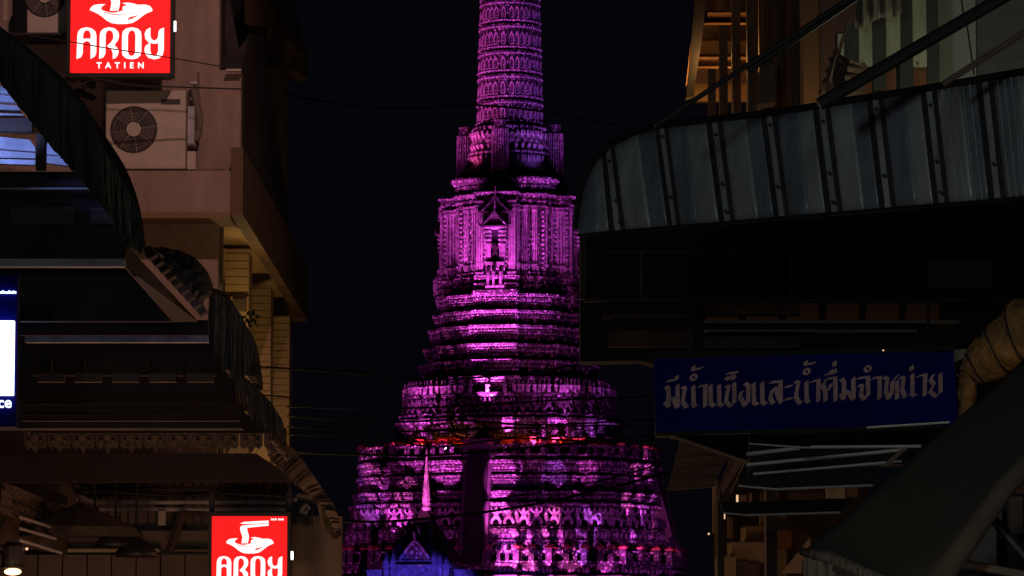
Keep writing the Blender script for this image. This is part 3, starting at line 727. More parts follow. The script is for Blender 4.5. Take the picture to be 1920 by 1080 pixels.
# camera bracket on the soffit
g = G().tube([P(417, 414, 37.5), P(432, 408, 37.5), P(446, 407, 37.5)], .02, 6).tube([P(438, 405, 37.4), P(450, 420, 37.1)], .05, 8)
g.thing('security_camera', 'ac_metal', 'small bullet camera under the balcony of the plaster building', 'camera')
# upper balcony, dark underside
Yu = YB-.45
for (x0, x1, y0, y1) in ((413, 459, -60, 125), (453, 500, -60, 131), (453, 535, 131.5, 272)):
    pass
dk = M['dark_wall']
G().prism([P(414, -80, 37.0), P(414, 127, 37.0), P(452, 131, 37.0), P(453, 272, 37.0), P(498, 372, 40.0), P(540, 450, 43.6), P(535, 128, 41), P(500, 124, 40), P(500, -80, 40)], (0, .3, 0)).part('side_wall', 'dark_wall', lb)
pl([(459, -60, 36.6), (535, -60, 43), (575, 100, 45.5), (575, 147, 45.5), (533, 146, 45.5), (533, 124, 43.5), (500, 122, 40.5), (500, 42, 39.5), (459, 40, 37.0)], 0, .25).part('upper_balcony_fascia', 'fascia_brown', lb)

# ---- air conditioners
def aircon(x0, y0, x1, y1, Y, fx, fy, fr_, label, side=True):
    A = P(x0, y1, Y); B = P(x1, y0, Y)
    o = empty('air_conditioner', ((A.x+B.x)/2, Y+.15, A.z), label, 'air conditioner', 'outdoor air conditioner units')
    bb = G().box(A.x, B.x, Y, Y+.33, A.z, B.z).part('casing', 'ac_metal', o)
    bv = bb.modifiers.new('b', 'BEVEL'); bv.width = .012; bv.segments = 2
    c = P(fx, fy, Y); r = fr_*Y/F
    ring = G()
    n = 40
    for i in range(n):
        t0, t1 = 2*math.pi*i/n, 2*math.pi*(i+1)/n
        ring.add([(c.x+math.cos(t)*q, Y+dy, c.z+math.sin(t)*q) for t in (t0, t1) for q, dy in ((r*1.04, -.004), (r, -.014), (r*.97, -.002))], [(0, 1, 4, 3), (1, 2, 5, 4)])
    ring.part('grille_ring', 'ac_dark', o)
    G().prism([(c.x+math.cos(2*math.pi*i/32)*r*.98, Y-.003, c.z+math.sin(2*math.pi*i/32)*r*.98) for i in range(32)], (0, -.002, 0)).part('fan_opening', 'ac_dark', o)
    bl = G()
    for k in range(3):
        t = 2*math.pi*k/3+.4
        bl.add([(c.x+math.cos(t+d)*q*r, Y-.006-.003*e, c.z+math.sin(t+d)*q*r) for q, d, e in ((.25, -.2, 0), (.9, -.1, 1), (.92, .75, 0), (.3, .9, 1))], [(0, 1, 2, 3)])
    bl.part('fan_blade', M['black_metal'], o)
    gr = G()
    for k in range(8):
        t = 2*math.pi*k/8+.15; gr.tube([(c.x+math.cos(t)*r*.3, Y-.014, c.z+math.sin(t)*r*.3), (c.x+math.cos(t)*r, Y-.014, c.z+math.sin(t)*r)], .0022, 4)
    for q in (.45, .58, .71, .84):
        pts = [(c.x+math.cos(2*math.pi*i/30)*r*q, Y-.013, c.z+math.sin(2*math.pi*i/30)*r*q) for i in range(31)]
        gr.tube(pts, .0012, 4, False)
    gr.part('wire_guard', 'ac_metal', o)
    G().prism([(c.x+math.cos(2*math.pi*i/24)*r*.32, Y-.012, c.z+math.sin(2*math.pi*i/24)*r*.32) for i in range(24)], (0, -.01, 0)).part('hub', 'ac_metal', o)
    if side:
        # louvres and maker's plate on the right of the front, service cover on the side
        lv = G()
        for k in range(9):
            x = P(x0+(x1-x0)*(.74+k*.024), 0, Y).x; lv.box(x, x+.006, Y-.004, Y-.0005, A.z+.12, A.z+.42)
        lv.part('louvre', 'ac_metal', o)
        G().box(P(304, 0, Y).x, P(340, 0, Y).x, Y-.003, Y-.0005, P(0, 196, Y).z, P(0, 186, Y).z).part('plate', 'ac_dark', o)
        G().box(B.x+.002, B.x+.075, Y+.08, Y+.3, P(0, 270, Y).z, P(0, 197, Y).z).part('service_cover', 'white_bar', o)
        G().box(B.x+.002, B.x+.095, Y+.06, Y+.28, P(0, 316, Y).z, P(0, 282, Y).z).part('service_cover', 'ac_metal', o)
        G().box(B.x-.0, B.x+.012, Y+.0, Y+.32, A.z+.01, B.z-.01).part('side_panel', 'plaster_dark', o)
    fe = G()
    for x in (A.x+.12, B.x-.12): fe.box(x-.03, x+.03, Y+.02, Y+.3, A.z-.03, A.z+.001)
    fe.part('foot', 'black_metal', o)
    return o
aircon(197, 169, 349, 317, 35.55, 251, 243, 43, 'beige air conditioner unit standing on the balcony ledge under the upper red sign')
aircon(50, -75, 126, 62, 35.5, 84, -6, 38, 'air conditioner unit left of the upper red sign at the top frame edge', False)
G().box(P(-30, 0, 35.5).x, P(130, 0, 35.5).x, 35.4, 35.99, P(0, 68, 35.5).z, P(0, 64.5, 35.5).z).thing('bracket_shelf', 'black_metal', 'dark shelf bracket carrying the air conditioner left of the upper sign', 'bracket')
# pipes beside the unit
for i, (pts, r, lab) in enumerate((([(363, 166), (367, 190), (375, 225), (372, 252), (366, 262)], .035, 'thick lagged pipe curving down beside the air conditioner'), ([(372, 136), (372, 172), (376, 215)], .012, 'thin upright pipe above the air conditioner'), ([(128, 172), (150, 175), (172, 182), (176, 186)], .03, 'short dark pipe stub left of the air conditioner'))):
    G().tube([P(x, y, 35.8) for x, y in pts], r, 8).thing('pipe', 'plaster_dark' if i < 2 else 'black_metal', lab, 'pipe')
G().tube([P(146, 150, 35.85), P(152, 172, 35.85), P(152, 212, 35.85)], .035, 8).thing('drain_pipe', 'plaster', 'pale drain pipe behind the curved awning below the upper sign', 'pipe')
fr(357, 153, 373, 157, 35.8, .1).thing('pipe_clip', 'white_bar', 'small pale clip on the wall above the air conditioner', 'clip')
fr(424, 129, 452, 133, 35.85, .1).thing('cable_clamp', 'ac_metal', 'row of pale cable clamps on the step of the plaster wall', 'clamp')

# ---- AROY signs -------------------------------------------------------------
LET = {
 'A': ([(180,815),(185,650),(188,500),(200,440),(240,400),(310,385),(380,400),(430,440),(445,500),(445,730),(425,780),(370,815),(368,640),(366,600),(345,578),(315,570),(285,580),(265,600),(262,740),(240,790)],
       [(265,545),(265,480),(285,435),(315,422),(350,435),(368,480),(368,545),(340,538),(300,538)]),
 'R': ([(485,815),(488,650),(490,500),(500,440),(545,400),(615,385),(690,400),(740,450),(748,500),(735,560),(700,605),(690,640),(715,650),(748,700),(735,760),(710,795),(668,815),(668,735),(645,680),(590,640),(640,590),(672,540),(672,480),(650,435),(615,422),(585,435),(568,480),(568,740),(540,790)], None),
 'O': ([(790,500),(800,440),(845,400),(920,385),(995,400),(1040,440),(1050,500),(1050,705),(1040,765),(995,805),(920,820),(845,805),(800,765),(790,705)],
       [(868,490),(885,440),(920,422),(955,440),(970,490),(970,710),(955,760),(920,778),(885,760),(868,710)]),
 'Y': ([(1170,390),(1170,500),(1185,545),(1222,568),(1262,545),(1278,500),(1278,450),(1300,410),(1352,390),(1352,700),(1335,765),(1290,805),(1225,820),(1150,800),(1105,750),(1092,690),(1105,640),(1150,605),(1170,600),(1170,700),(1185,755),(1222,778),(1262,755),(1278,700),(1278,600),(1222,607),(1150,592),(1105,545),(1092,470),(1120,415)], None),
}
BOWL = [(350,150),(370,110),(410,82),(470,72),(560,70),(515,100),(500,135),(530,158),(600,180),(660,188),(720,180),(800,155),(790,125),(800,100),(860,85),(790,55),(860,48),(930,58),(985,75),(1110,78),(1160,95),(1195,140),(1190,165),(1120,190),(1060,230),(1000,280),(930,322),(850,337),(740,340),(650,327),(580,292),(520,240),(460,200),(400,170)]
def fill(g, outline, T_, hole=None, lift=0.0):
    """triangulated plate with thickness from an outline (and a hole)"""
    bm = bmesh.new()
    def loop(pts):
        vs = [bm.verts.new((p[0], 0, p[1])) for p in pts]
        for i in range(len(vs)): bm.edges.new((vs[i], vs[(i+1) % len(vs)]))
    loop(outline)
    if hole: loop(hole)
    bmesh.ops.triangle_fill(bm, edges=bm.edges[:], use_beauty=True)
    r = bmesh.ops.extrude_face_region(bm, geom=bm.faces[:])
    ev = [e for e in r['geom'] if isinstance(e, bmesh.types.BMVert)]
    evs = set(ev); bm.verts.ensure_lookup_table()
    bm.verts.index_update()
    vs = [T_(v.co.x, v.co.z)+Vector((0, (-.006-lift) if v in evs else -.0005-lift*.98, 0)) for v in bm.verts]
    g.add(vs, [tuple(v.index for v in f.verts) for f in bm.faces]); bm.free()
def smooth(pts, it=1):
    for _ in range(it):
        out = []
        for i in range(len(pts)):
            a, b = pts[i], pts[(i+1) % len(pts)]
            out += [(a[0]*.75+b[0]*.25, a[1]*.75+b[1]*.25), (a[0]*.25+b[0]*.75, a[1]*.25+b[1]*.75)]
        pts = out
    return pts
def aroy(x0, x1, ytop, Y, label, small=False):
    """picture x range of the lit face; its design is 1340 units wide, rows -323..1005"""
    A = P(x0, ytop, Y); B = P(x1, ytop, Y); s_ = (B.x-A.x)/1340
    T_ = lambda x, y: Vector((A.x+(x-95)*s_, Y, A.z-(y+323)*s_))
    w_ = 1340*s_; h = 1328*s_
    o = empty('light_box_sign', (A.x+w_/2, Y+.08, A.z-h), label, 'sign', 'red lit noodle shop signs')
    G().box(A.x, B.x, Y, Y+.02, A.z-h, A.z).part('lit_face', 'red_light', o)
    fx = .035; fm = G()
    fm.box(A.x-fx, A.x-.001, Y-.012, Y+.16, A.z-h-fx, A.z+fx).box(B.x+.001, B.x+fx, Y-.012, Y+.16, A.z-h-fx, A.z+fx)
    fm.box(A.x, B.x, Y-.012, Y+.16, A.z-h-fx*1.3, A.z-h-.001).box(A.x, B.x, Y-.012, Y+.16, A.z+.001, A.z+fx)
    fm.part('frame', 'black_metal', o)
    G().box(A.x, B.x, Y+.021, Y+.16, A.z-h, A.z).part('back_case', 'black_metal', o)
    for k, (ol, ho) in LET.items():
        g = G(); fill(g, ol, T_, ho); g.part('letter', 'white_light', o)
    g = G(); fill(g, BOWL, T_); g.part('bowl_emblem', 'white_light', o)
    g = G()
    def strip(pts, ww, lift):
        for i in range(len(pts)-1):
            a = Vector(pts[i]); b = Vector(pts[i+1]); d = (b-a); 
            if d.length == 0: continue
            nn = Vector((-d.y, d.x)).normalized()
            wa = ww[i]/2; wb = ww[i+1]/2
            q = [a+nn*wa, b+nn*wb, b-nn*wb, a-nn*wa]
            g.add([T_(p.x, p.y)+Vector((0, -lift-i*.00005, 0)) for p in q], [(0, 1, 2, 3)])
    strip([(540,180),(600,198),(680,210),(760,214),(860,208),(940,192),(1000,170),(1035,145),(1042,125),(1030,108)], [10,12,12,8,6,6,6,7,7,3], .0075)
    strip([(560,220),(640,243),(740,258),(840,256),(900,246)], [2,4,5,4,2], .0075)
    strip([(870,290),(890,262),(950,245),(1008,220)], [4,40,24,3], .0076)
    strip([(990,75),(1040,90),(1060,110)], [3, 5, 2], .0075)
    g.part('bowl_line', 'line_red', o)
    g = G()
    for k in range(4):
        strip([(612+k*32,-118),(618+k*32,-60),(642+k*31,0),(655+k*30,50),(645+k*30,110),(632+k*30,160)], [27,27,26,25,25,20], .003)
    g.part('noodle', 'white_light', o)
    g = G()
    cx = lambda x, y: (95+(x-130)*1.2237, 340+(y-757)*1.2237)
    fill(g, [cx(*p) for p in [(540,320),(600,297),(720,290),(955,278),(955,314),(640,328)]], T_, None, .001)
    fill(g, [cx(*p) for p in [(542,385),(552,362),(580,350),(700,338),(955,322),(955,352),(780,368),(650,382)]], T_, None, .001)
    g.part('chopsticks_emblem', 'white_light', o)
    # TATIEN and the small line at the top right
    def text(t, x, y, hgt, name, sp=1.0):
        cu = bpy.data.curves.new(name, 'FONT'); cu.body = t; cu.size = hgt*s_*1.38; cu.space_character = sp; cu.extrude = .002; cu.offset = .0022
        cu.align_x = 'CENTER'; tmp = bpy.data.objects.new('tmp', cu); COL.objects.link(tmp)
        dg = bpy.context.evaluated_depsgraph_get(); me = bpy.data.meshes.new_from_object(tmp.evaluated_get(dg)); me.name = name
        bpy.data.objects.remove(tmp); me.materials.clear(); me.materials.append(M['white_light'])
        p = T_(x, y); return link(name, me, o, (p.x-o.location.x, Y-.003-o.location.y, p.z-o.location.z), (math.pi/2, 0, 0))
    text('TATIEN', 770, 938, 80, 'small_lettering', 1.95)
    g = G()
    for k in range(11):
        if k == 5: continue
        a = T_(1150+k*21, -250); b = T_(1164+k*21, -250-(30 if k % 3 else 38)); g.box(a.x, b.x, Y-.004, Y-.0005, a.z, b.z)
    g.part('small_line', 'white_light', o)
    # LED module at the right edge
    g = G()
    for k in range(4): g.box(B.x+fx+.002, B.x+fx+.022, Y-.01, Y+.02, T_(0, 300+k*36).z-.022, T_(0, 300+k*36).z)
    g.part('led_module', 'led', o)
    return o, A, B, h
so, A1, B1, h1 = aroy(133.5, 320, -46, 35.2, 'upper red lit AROY sign with bowl emblem, left of the lane at the top')
G().box(A1.x-.3, A1.x-.036, 35.2, 35.26, A1.z-h1-.05, A1.z-h1+.01).box(A1.x+.1, A1.x+.16, 35.36, 35.99, A1.z-h1-.03, A1.z-h1+.02).thing('sign_bracket', 'black_metal', 'black steel arm under the upper red sign', 'bracket')
so2, A2, B2, h2 = aroy(397.5, 538.5, 968, 33.6, 'lower red lit AROY sign with chopsticks over a bowl, on black posts')
for i, xx in enumerate((395.5, 541.5)):
    a = P(xx, 922, 33.7); G().box(a.x-.025, a.x+.025, 33.77, 33.83, 0, a.z).thing('sign_post', 'black_metal', ['left black post of the lower red sign', 'right black post of the lower red sign'][i], 'post', 'posts of the lower sign')

# ---- corrugated curved awnings on the left
def sweep(name, pts, Y1, Y2, m, label, ribs=26, thick=.02, amp=.012, group='curved ribbed awnings on the left', rag=0.0, seg=4):
    # smooth the profile
    q = [Vector(P(x, y, Y1)) for x, y in pts]; prof = []
    for i in range(len(q)-1):
        p0, p1, p2, p3 = q[max(i-1, 0)], q[i], q[i+1], q[min(i+2, len(q)-1)]
        for k in range(seg):
            t = k/seg; prof.append(.5*((2*p1)+(p2-p0)*t+(2*p0-5*p1+4*p2-p3)*t*t+(3*p1-p0-3*p2+p3)*t**3))
    prof.append(q[-1]); L = (Y2-Y1)/LANE.y
    g = G(); n = ribs*4; m_ = len(prof); vs = []
    for j in range(n+1):
        d = L*j/n; off = amp*math.sin(2*math.pi*j/4)
        for i, p in enumerate(prof):
            a = prof[max(i-1, 0)]; b = prof[min(i+1, m_-1)]; t = (b-a).normalized(); nn = Vector((t.z, 0, -t.x))
            if nn.x < 0: nn = -nn
            e = p+LANE*d+nn*off
            if i == m_-1: e = e+Vector((0, 0, -random.uniform(0, rag)))
            vs.append(e)
    g.add(vs, [(j*m_+i, j*m_+i+1, (j+1)*m_+i+1, (j+1)*m_+i) for j in range(n) for i in range(m_-1)])
    o = g.thing(name, m, label, 'awning', group)
    md = o.modifiers.new('s', 'SOLIDIFY'); md.thickness = thick; md.offset = 0
    return o
AW = []
AW.append(sweep('curved_awning', [(-160, -40), (-60, 15), (0, 58), (90, 130), (150, 195), (185, 270), (200, 340), (206, 392)], 20, 22.3, 'awning', 'nearest dark curved awning, arching above the blue-lit slats at the left edge', 30))
AW.append(sweep('curved_awning', [(388, 543), (420, 555), (447, 600), (457, 650), (461, 683)], 26, 28.2, 'awning_brown', 'drooping olive awning below the plaster wall, second from the top', 22, rag=.04))
AW.append(sweep('curved_awning', [(424, 690), (450, 706), (485, 750), (505, 790), (512, 818)], 27.6, 30.2, 'awning_brown', 'frayed brown awning just above the lace valance', 22, rag=.06))
AW.append(sweep('curved_awning', [(500, 838), (538, 858), (570, 890), (597, 940), (606, 985)], 30.5, 34.4, 'awning_brown', 'lowest brown ribbed awning beside the lower red sign', 30))

def flap(o, outer, inner, Y, m, flutes=14, nv=8):
    n = flutes*4; gv = []
    def at(pts, u):
        d = u*(len(pts)-1); k = min(int(d), len(pts)-2); t = d-k
        return (pts[k][0]+(pts[k+1][0]-pts[k][0])*t, pts[k][1]+(pts[k+1][1]-pts[k][1])*t)
        L = [0]
        for a, b in zip(pts, pts[1:]): L.append(L[-1]+math.hypot(b[0]-a[0], b[1]-a[1]))
        d = u*L[-1]; k = max(i for i in range(len(pts)-1) if L[i] <= d+1e-9); t = (d-L[k])/(L[k+1]-L[k])
        return (pts[k][0]+(pts[k+1][0]-pts[k][0])*t, pts[k][1]+(pts[k+1][1]-pts[k][1])*t)
    for j in range(nv+1):
        for i in range(n+1):
            u = i/n; a = at(outer, u); b = at(inner, min(1, max(0, u+.004*math.sin(i)))); v = j/nv
            p = P(a[0]*(1-v)+b[0]*v, a[1]*(1-v)+b[1]*v+(random.uniform(0, 5) if j == nv else 0), Y); p.y += (.009*math.sin(math.pi*i/2)+.03*math.sin(i*.13+.8)+.02*math.sin(i*.41)+.008*math.sin(i*1.13))*(.25+v); gv.append(p)
    g = solid(gv, [(j*(n+1)+i, j*(n+1)+i+1, (j+1)*(n+1)+i+1, (j+1)*(n+1)+i) for j in range(nv) for i in range(n)], .012)
    g.part('side_flap', m, o)
def solid(vs, fs, t):
    n = len(vs); g = G(); vs2 = vs+[v+Vector((0, t, 0)) for v in vs]; es = set()
    for f in fs:
        for a, b in zip(f, f[1:]+f[:1]): es.add((a, b))
    rim = [e for e in es if (e[1], e[0]) not in es]
    return g.add(vs2, fs+[tuple(i+n for i in f[::-1]) for f in fs]+[(a, b, b+n, a+n) for a, b in rim])
flap(AW[0], [(-60, 16), (0, 60), (45, 92), (92, 133), (150, 197), (186, 262), (222, 325), (250, 372), (262, 410), (268, 440)], [(-60, 112), (0, 152), (45, 210), (92, 268), (150, 335), (186, 374), (212, 412), (228, 440), (240, 458), (266, 474)], 19.95, 'awning', 36)
flap(AW[1], [(392, 543), (412, 551), (430, 562), (452, 590), (470, 628), (482, 662), (489, 692)], [(391, 640), (408, 672), (425, 690), (445, 698), (462, 702), (475, 704), (489, 700)], 25.9, 'awning_brown', 17)
flap(AW[2], [(428, 688), (450, 702), (478, 722), (506, 752), (528, 785), (537, 815), (538, 834)], [(440, 735), (458, 765), (480, 790), (500, 806), (516, 818), (528, 828), (538, 840)], 27.5, 'awning_brown', 22)
flap(AW[3], [(536, 832), (556, 846), (580, 880), (606, 918), (628, 950), (637, 976), (640, 1004)], [(500, 850), (524, 878), (552, 905), (578, 926), (600, 946), (618, 975), (632, 1008)], 30.4, 'awning_brown', 30)
def strands(o, a, b, n, Y, jit, r=.004):
    for i in range(n):
        u = random.random(); d = u*(len(a)-1); k = min(int(d), len(a)-2); t = d-k
        p = [a[k][q]*(1-t)+a[k+1][q]*t for q in (0, 1)]; e = [b[k][q]*(1-t)+b[k+1][q]*t for q in (0, 1)]
        G().tube([P(p[0], p[1]-2, Y-.04), P((p[0]+e[0])/2+random.uniform(-3, 3), (p[1]+e[1])/2, Y-.07), P(e[0]+random.uniform(-jit, jit), e[1]+random.uniform(-6, 12), Y-.05)], [r, r*.9, r*.4], 4).part('loose_strand', 'rope_hem', o)
strands(AW[2], [(428, 690), (478, 724), (528, 787)], [(446, 742), (490, 796), (534, 836)], 34, 27.45, 7)
strands(AW[1], [(392, 545), (430, 564), (470, 630)], [(392, 645), (426, 700), (470, 712)], 16, 25.85, 4)
strands(AW[0], [(180, 260), (222, 328), (262, 412)], [(188, 380), (226, 440), (264, 476)], 16, 19.9, 3, .003)
# folded tarpaulin on the second awning: crumpled sheet
g = G(); nx, ny = 16, 6; vs = []
top = [(285, 463), (310, 464), (340, 470), (365, 482), (382, 500), (392, 520), (396, 545)]
bot = [(278, 470), (300, 497), (322, 520), (342, 540), (358, 556), (368, 565), (372, 568)]
for layer in (0, 1):
    for j in range(ny+1):
        for i in range(nx+1):
            f = i/nx*(len(top)-1); k = min(int(f), len(top)-2); t = f-k
            a = (top[k][0]*(1-t)+top[k+1][0]*t, top[k][1]*(1-t)+top[k+1][1]*t); b = (bot[k][0]*(1-t)+bot[k+1][0]*t, bot[k][1]*(1-t)+bot[k+1][1]*t)
            u = j/ny; p = P(a[0]*(1-u)+b[0]*u, a[1]*(1-u)+b[1]*u, 25.6)
            p.y += layer*.25-.12*math.sin(math.pi*u)+.04*math.sin(i*2.3+j*1.7)+random.uniform(-.03, .03); vs.append(p)
W = nx+1; H_ = ny+1; N_ = W*H_
fs = [(j*W+i, j*W+i+1, (j+1)*W+i+1, (j+1)*W+i) for j in range(ny) for i in range(nx)]
fs += [tuple(N_+q for q in f[::-1]) for f in fs]
rim = [i for i in range(W)]+[j*W+nx for j in range(1, H_)]+[ny*W+i for i in range(nx-1, -1, -1)]+[j*W for j in range(ny-1, 0, -1)]
fs += [(rim[i], rim[(i+1) % len(rim)], N_+rim[(i+1) % len(rim)], N_+rim[i]) for i in range(len(rim))]
g.add(vs, fs); g.thing('tarpaulin', 'tarp', 'crumpled tarpaulin bundled on the awning beside the plaster wall', 'tarpaulin')
# row of clay tiles along the diagonal gutter
tr_ = empty('tiled_verge', P(275, 470, 22.6), 'diagonal verge of clay tiles running down beside the tarpaulin', 'roof edge')
for i in range(9):
    a = P(268+i*12, 462+i*13.2, 22.7+i*.3); b = P(278+i*12, 477+i*13.2, 22.7+i*.3)
    G().prism([a+Vector((-.01, 0, -.02)), b+Vector((0, 0, -.03)), b+Vector((.05, 0, .0)), a+Vector((.045, 0, .01))], (0, .16, 0)).part('tile', 'roof_tile', tr_)
# brown receding fascia under it
g = G(); n1 = [P(232, 458, 22.2), P(232, 500, 22.2)]; f1 = [P(372, 598, 27.2), P(322, 602, 27.2)]
g.prism([P(240, 462, 22.3), P(372, 603, 26.5), P(324, 604, 26.5), P(231, 496, 22.3)], (0, .12, 0)).thing('eaves_board', 'dark_wood', 'brown diagonal eaves board under the nearest curved awning', 'board')

# ---- dark shop house behind the awnings
sh = empty('shop_house', (P(100, 540, 27).x-1, 27, 0), 'dark old shop house under the awnings at the left edge', 'building')
def fx_(x0, y0, x1, y1, Y, t, name, m, lab=None):
    o = fr(x0, y0, x1, y1, Y, t).part(name, m, sh)
    if lab: o['label'] = lab
    return o
wallbox(-260, 455, 600, 803, 28.6, .3).part('wall', 'dark_wall', sh)
wallbox(-260, 236, 322, 486, 22.8, .3).part('upper_wall', 'dark_wall', sh)
pl([(-260, 500), (232, 500), (322, 602), (-260, 602)], 23.0, .1).part('roof_underside', 'dark_wall', sh)
pl([(-260, 603, 26.9), (412, 603, 26.9), (430, 628, 26.9), (-260, 628, 26.9)], 0, .1).part('lintel', 'dark_wall', sh)
fx_(-260, 485, 232, 499, 22.2, .12, 'beam', 'white_bar', 'pale grey horizontal beam')
fx_(46, 629.5, 412, 641.5, 26.6, .1, 'beam', 'white_bar', 'long pale horizontal beam')
fx_(-260, 352, 200, 354.5, 22.0, .05, 'edge_strip', 'white_bar')
fx_(20, 388, 140, 420, 22.6, .1, 'panel', 'ac_dark'); fx_(168, 390, 220, 420, 22.6, .1, 'panel', 'ac_dark')
for i in range(6): fx_(60+i*62, 672+random.uniform(-4, 4), 96+i*62, 704, 28.4, .1, 'shutter', 'dark_wood')
for i in range(5): fx_(70+i*70, 700, 120+i*70, 716, 28.3, .08, 'ledge', 'plaster_dark')
for y, hgt in ((728, 8), (744, 3), (752, 5), (772, 6), (786, 3)): fx_(40, y, 450, y+hgt, 28.0, .1, 'moulding', 'dark_wood')
pl([(60, 762), (440, 762), (520, 812), (60, 812)], 29.2, .1).part('awning_underside', 'black_wall', sh)  # both undersides: shade below the awnings put into near-black colour
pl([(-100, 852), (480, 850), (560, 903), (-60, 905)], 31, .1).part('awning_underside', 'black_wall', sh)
# blue-lit slats
for i, (pts) in enumerate((([(-40, 150), (8, 163), (16, 176), (-40, 168)]), ([(-40, 172), (20, 180), (28, 192), (-40, 188)]), ([(-40, 192), (32, 198), (40, 210), (-40, 206)]), ([(-40, 211), (42, 214), (46, 219), (-40, 218)]),
                          ([(-40, 252), (55, 262), (66, 276), (66, 284), (-40, 276)]), ([(-40, 279), (66, 287), (66, 297), (-40, 294)]), ([(-40, 297), (66, 300), (66, 309), (-40, 306)]), ([(86, 266), (100, 274), (118, 291), (86, 289)]), ([(86, 292), (120, 293), (134, 312), (86, 305)]))):
    pl(pts, 21.6+.05*(i % 3), .06).part('roof_slat', 'white_bar', sh)
fx_(-60, 222, 60, 246, 21.5, .08, 'purlin', 'dark_wood'); fx_(67, 250, 85, 318, 21.4, .08, 'strut', 'dark_wood')
# ---- white light-box at the left edge with lettering
sg = empty('light_box_sign', P(-60, 780, 19.4), 'bright white lit panel on a dark blue board at the left frame edge', 'sign')
fr(-240, 515, 33, 800, 19.45, .12).part('board', 'navy', sg)
fr(-220, 601, 26, 741, 19.40, .048).part('lit_panel', 'screen_white', sg)
def wtext(t, px, py, Y, size_px, parent, m, name='lettering', align='RIGHT', bold=.0015):
    cu = bpy.data.curves.new(name, 'FONT'); cu.body = t; cu.size = size_px*Y/F; cu.extrude = .002; cu.align_x = align; cu.offset = bold
    tmp = bpy.data.objects.new('tmp', cu); COL.objects.link(tmp)
    dg = bpy.context.evaluated_depsgraph_get(); me = bpy.data.meshes.new_from_object(tmp.evaluated_get(dg)); me.name = name
    bpy.data.objects.remove(tmp); me.materials.clear(); me.materials.append(M[m])
    p = P(px, py, Y); return link(name, me, parent, p-parent.location, (math.pi/2, 0, 0))
wtext('ce', 22, 764, 19.43, 29, sg, 'text_blue_white')
g = G()      # the small cut-off line is too blurred to read: a run of little marks
for i in range(9):
    x = -4+i*3.9; h_ = (5, 3.5, 5.5, 3.5, 3.5, 5.5, 3.5, 5, 4)[i]; a = P(x, 550, 19.43); b = P(x+2.6, 550-h_, 19.43); g.box(a.x, b.x, 19.43, 19.449, a.z, b.z)
g.part('small_line', 'text_blue_white', sg)

# ---- lace valance: patterned scallops
va = empty('scalloped_valance', P(260, 850, 29.9), 'dark scalloped fringe of patterned cloth under the middle awning', 'valance')
sc_me = None
for i in range(11):
    x = 45+i*45; Y = 29.8
    pts = [(x, 803), (x+42, 803), (x+42, 836), (x+36, 842), (x+28, 838), (x+21, 850), (x+14, 838), (x+6, 842), (x, 836)]
    pl(pts, Y, .02).part('scallop', 'lace', va)
    c = G()
    for (cx_, cy, rr) in ((x+21, 820, 6), (x+10, 812, 3), (x+32, 812, 3), (x+10, 828, 3), (x+32, 828, 3)):
        pc = P(cx_, cy, Y); r = rr*Y/F
        c.prism([(pc.x+r*math.cos(k*math.pi/4), Y-.012, pc.z+r*math.sin(k*math.pi/4)) for k in range(8)], (0, .011, 0))
    c.part('ornament', 'roof_tile', va)

# ---- lower shop front (rows 900-1080)
lf = empty('lower_shop', (P(300, 1000, 38).x, 34.6, 0), 'low brown shop front with pipes behind the lower red sign', 'building')
fr(-260, 895, 540, 1200, 35.0, .3).part('wall', 'plaster_dark', lf)
for i in range(26):
    x = 150+i*17.5+random.uniform(-3, 3); fr(x, 905, x+random.uniform(2, 5), 985, 34.93, .06).part('lattice_bar', 'dark_wood', lf)
fr(140, 916, 540, 921, 34.7, .08).part('rail', 'black_metal', lf)
for y in (942, 955):
    G().tube([P(178, y, 34.6), P(535, y, 34.6)], .02, 8).part('pipe', 'white_pipe', lf)
for pts in (([(178, 942), (165, 938), (152, 931), (144, 936), (148, 946), (165, 955), (178, 955)]),):
    G().tube([P(x, y, 34.6) for x, y in pts], .02, 8).part('pipe', 'white_pipe', lf)
G().tube([P(x, y, 34.9) for x, y in [(550, 938), (558, 930), (575, 933), (600, 941), (613, 945), (616, 958)]], .03, 8).thing('bent_pipe', 'white_pipe', 'pale pipe bending down to the right of the lower red sign', 'pipe')
G().tube([P(x, y, 34.9) for x, y in [(565, 955), (573, 947), (579, 953), (574, 962), (562, 958)]], .025, 8).thing('hose_loop', 'white_pipe', 'small pale hose loop right of the lower red sign', 'hose')
fr(120, 995, 392, 1030, 34.75, .2).part('panel', 'plaster_dark', lf)
fr(120, 1029, 298, 1035.5, 34.5, .25).part('ledge', 'gold_strip', lf); fr(318, 1030, 392, 1034.5, 34.5, .25).part('ledge', 'soffit', lf)
for i in range(9): fr(-20+i*46, 1040, 24+i*46, 1100, 34.6+random.uniform(0, .02), .2).part('wall_panel', 'plaster_dark', lf)
G().tube([P(342, 960, 34.4), P(330, 1000, 34.4), P(318, 1032, 34.4)], .045, 6).part('brace', 'dark_wood', lf)
G().tube([P(385, 962, 34.4), P(342, 960, 34.4)], .02, 6).part('brace', 'dark_wood', lf)
fr(296, 958, 310, 985, 34.5, .1).part('bracket', 'ac_metal', lf)
# right neighbour wall
o = fr(545, 968, 640, 1250, 35.0, .3).thing('side_wall', 'plaster', 'plain reddish wall to the right of the lower sign', 'wall')
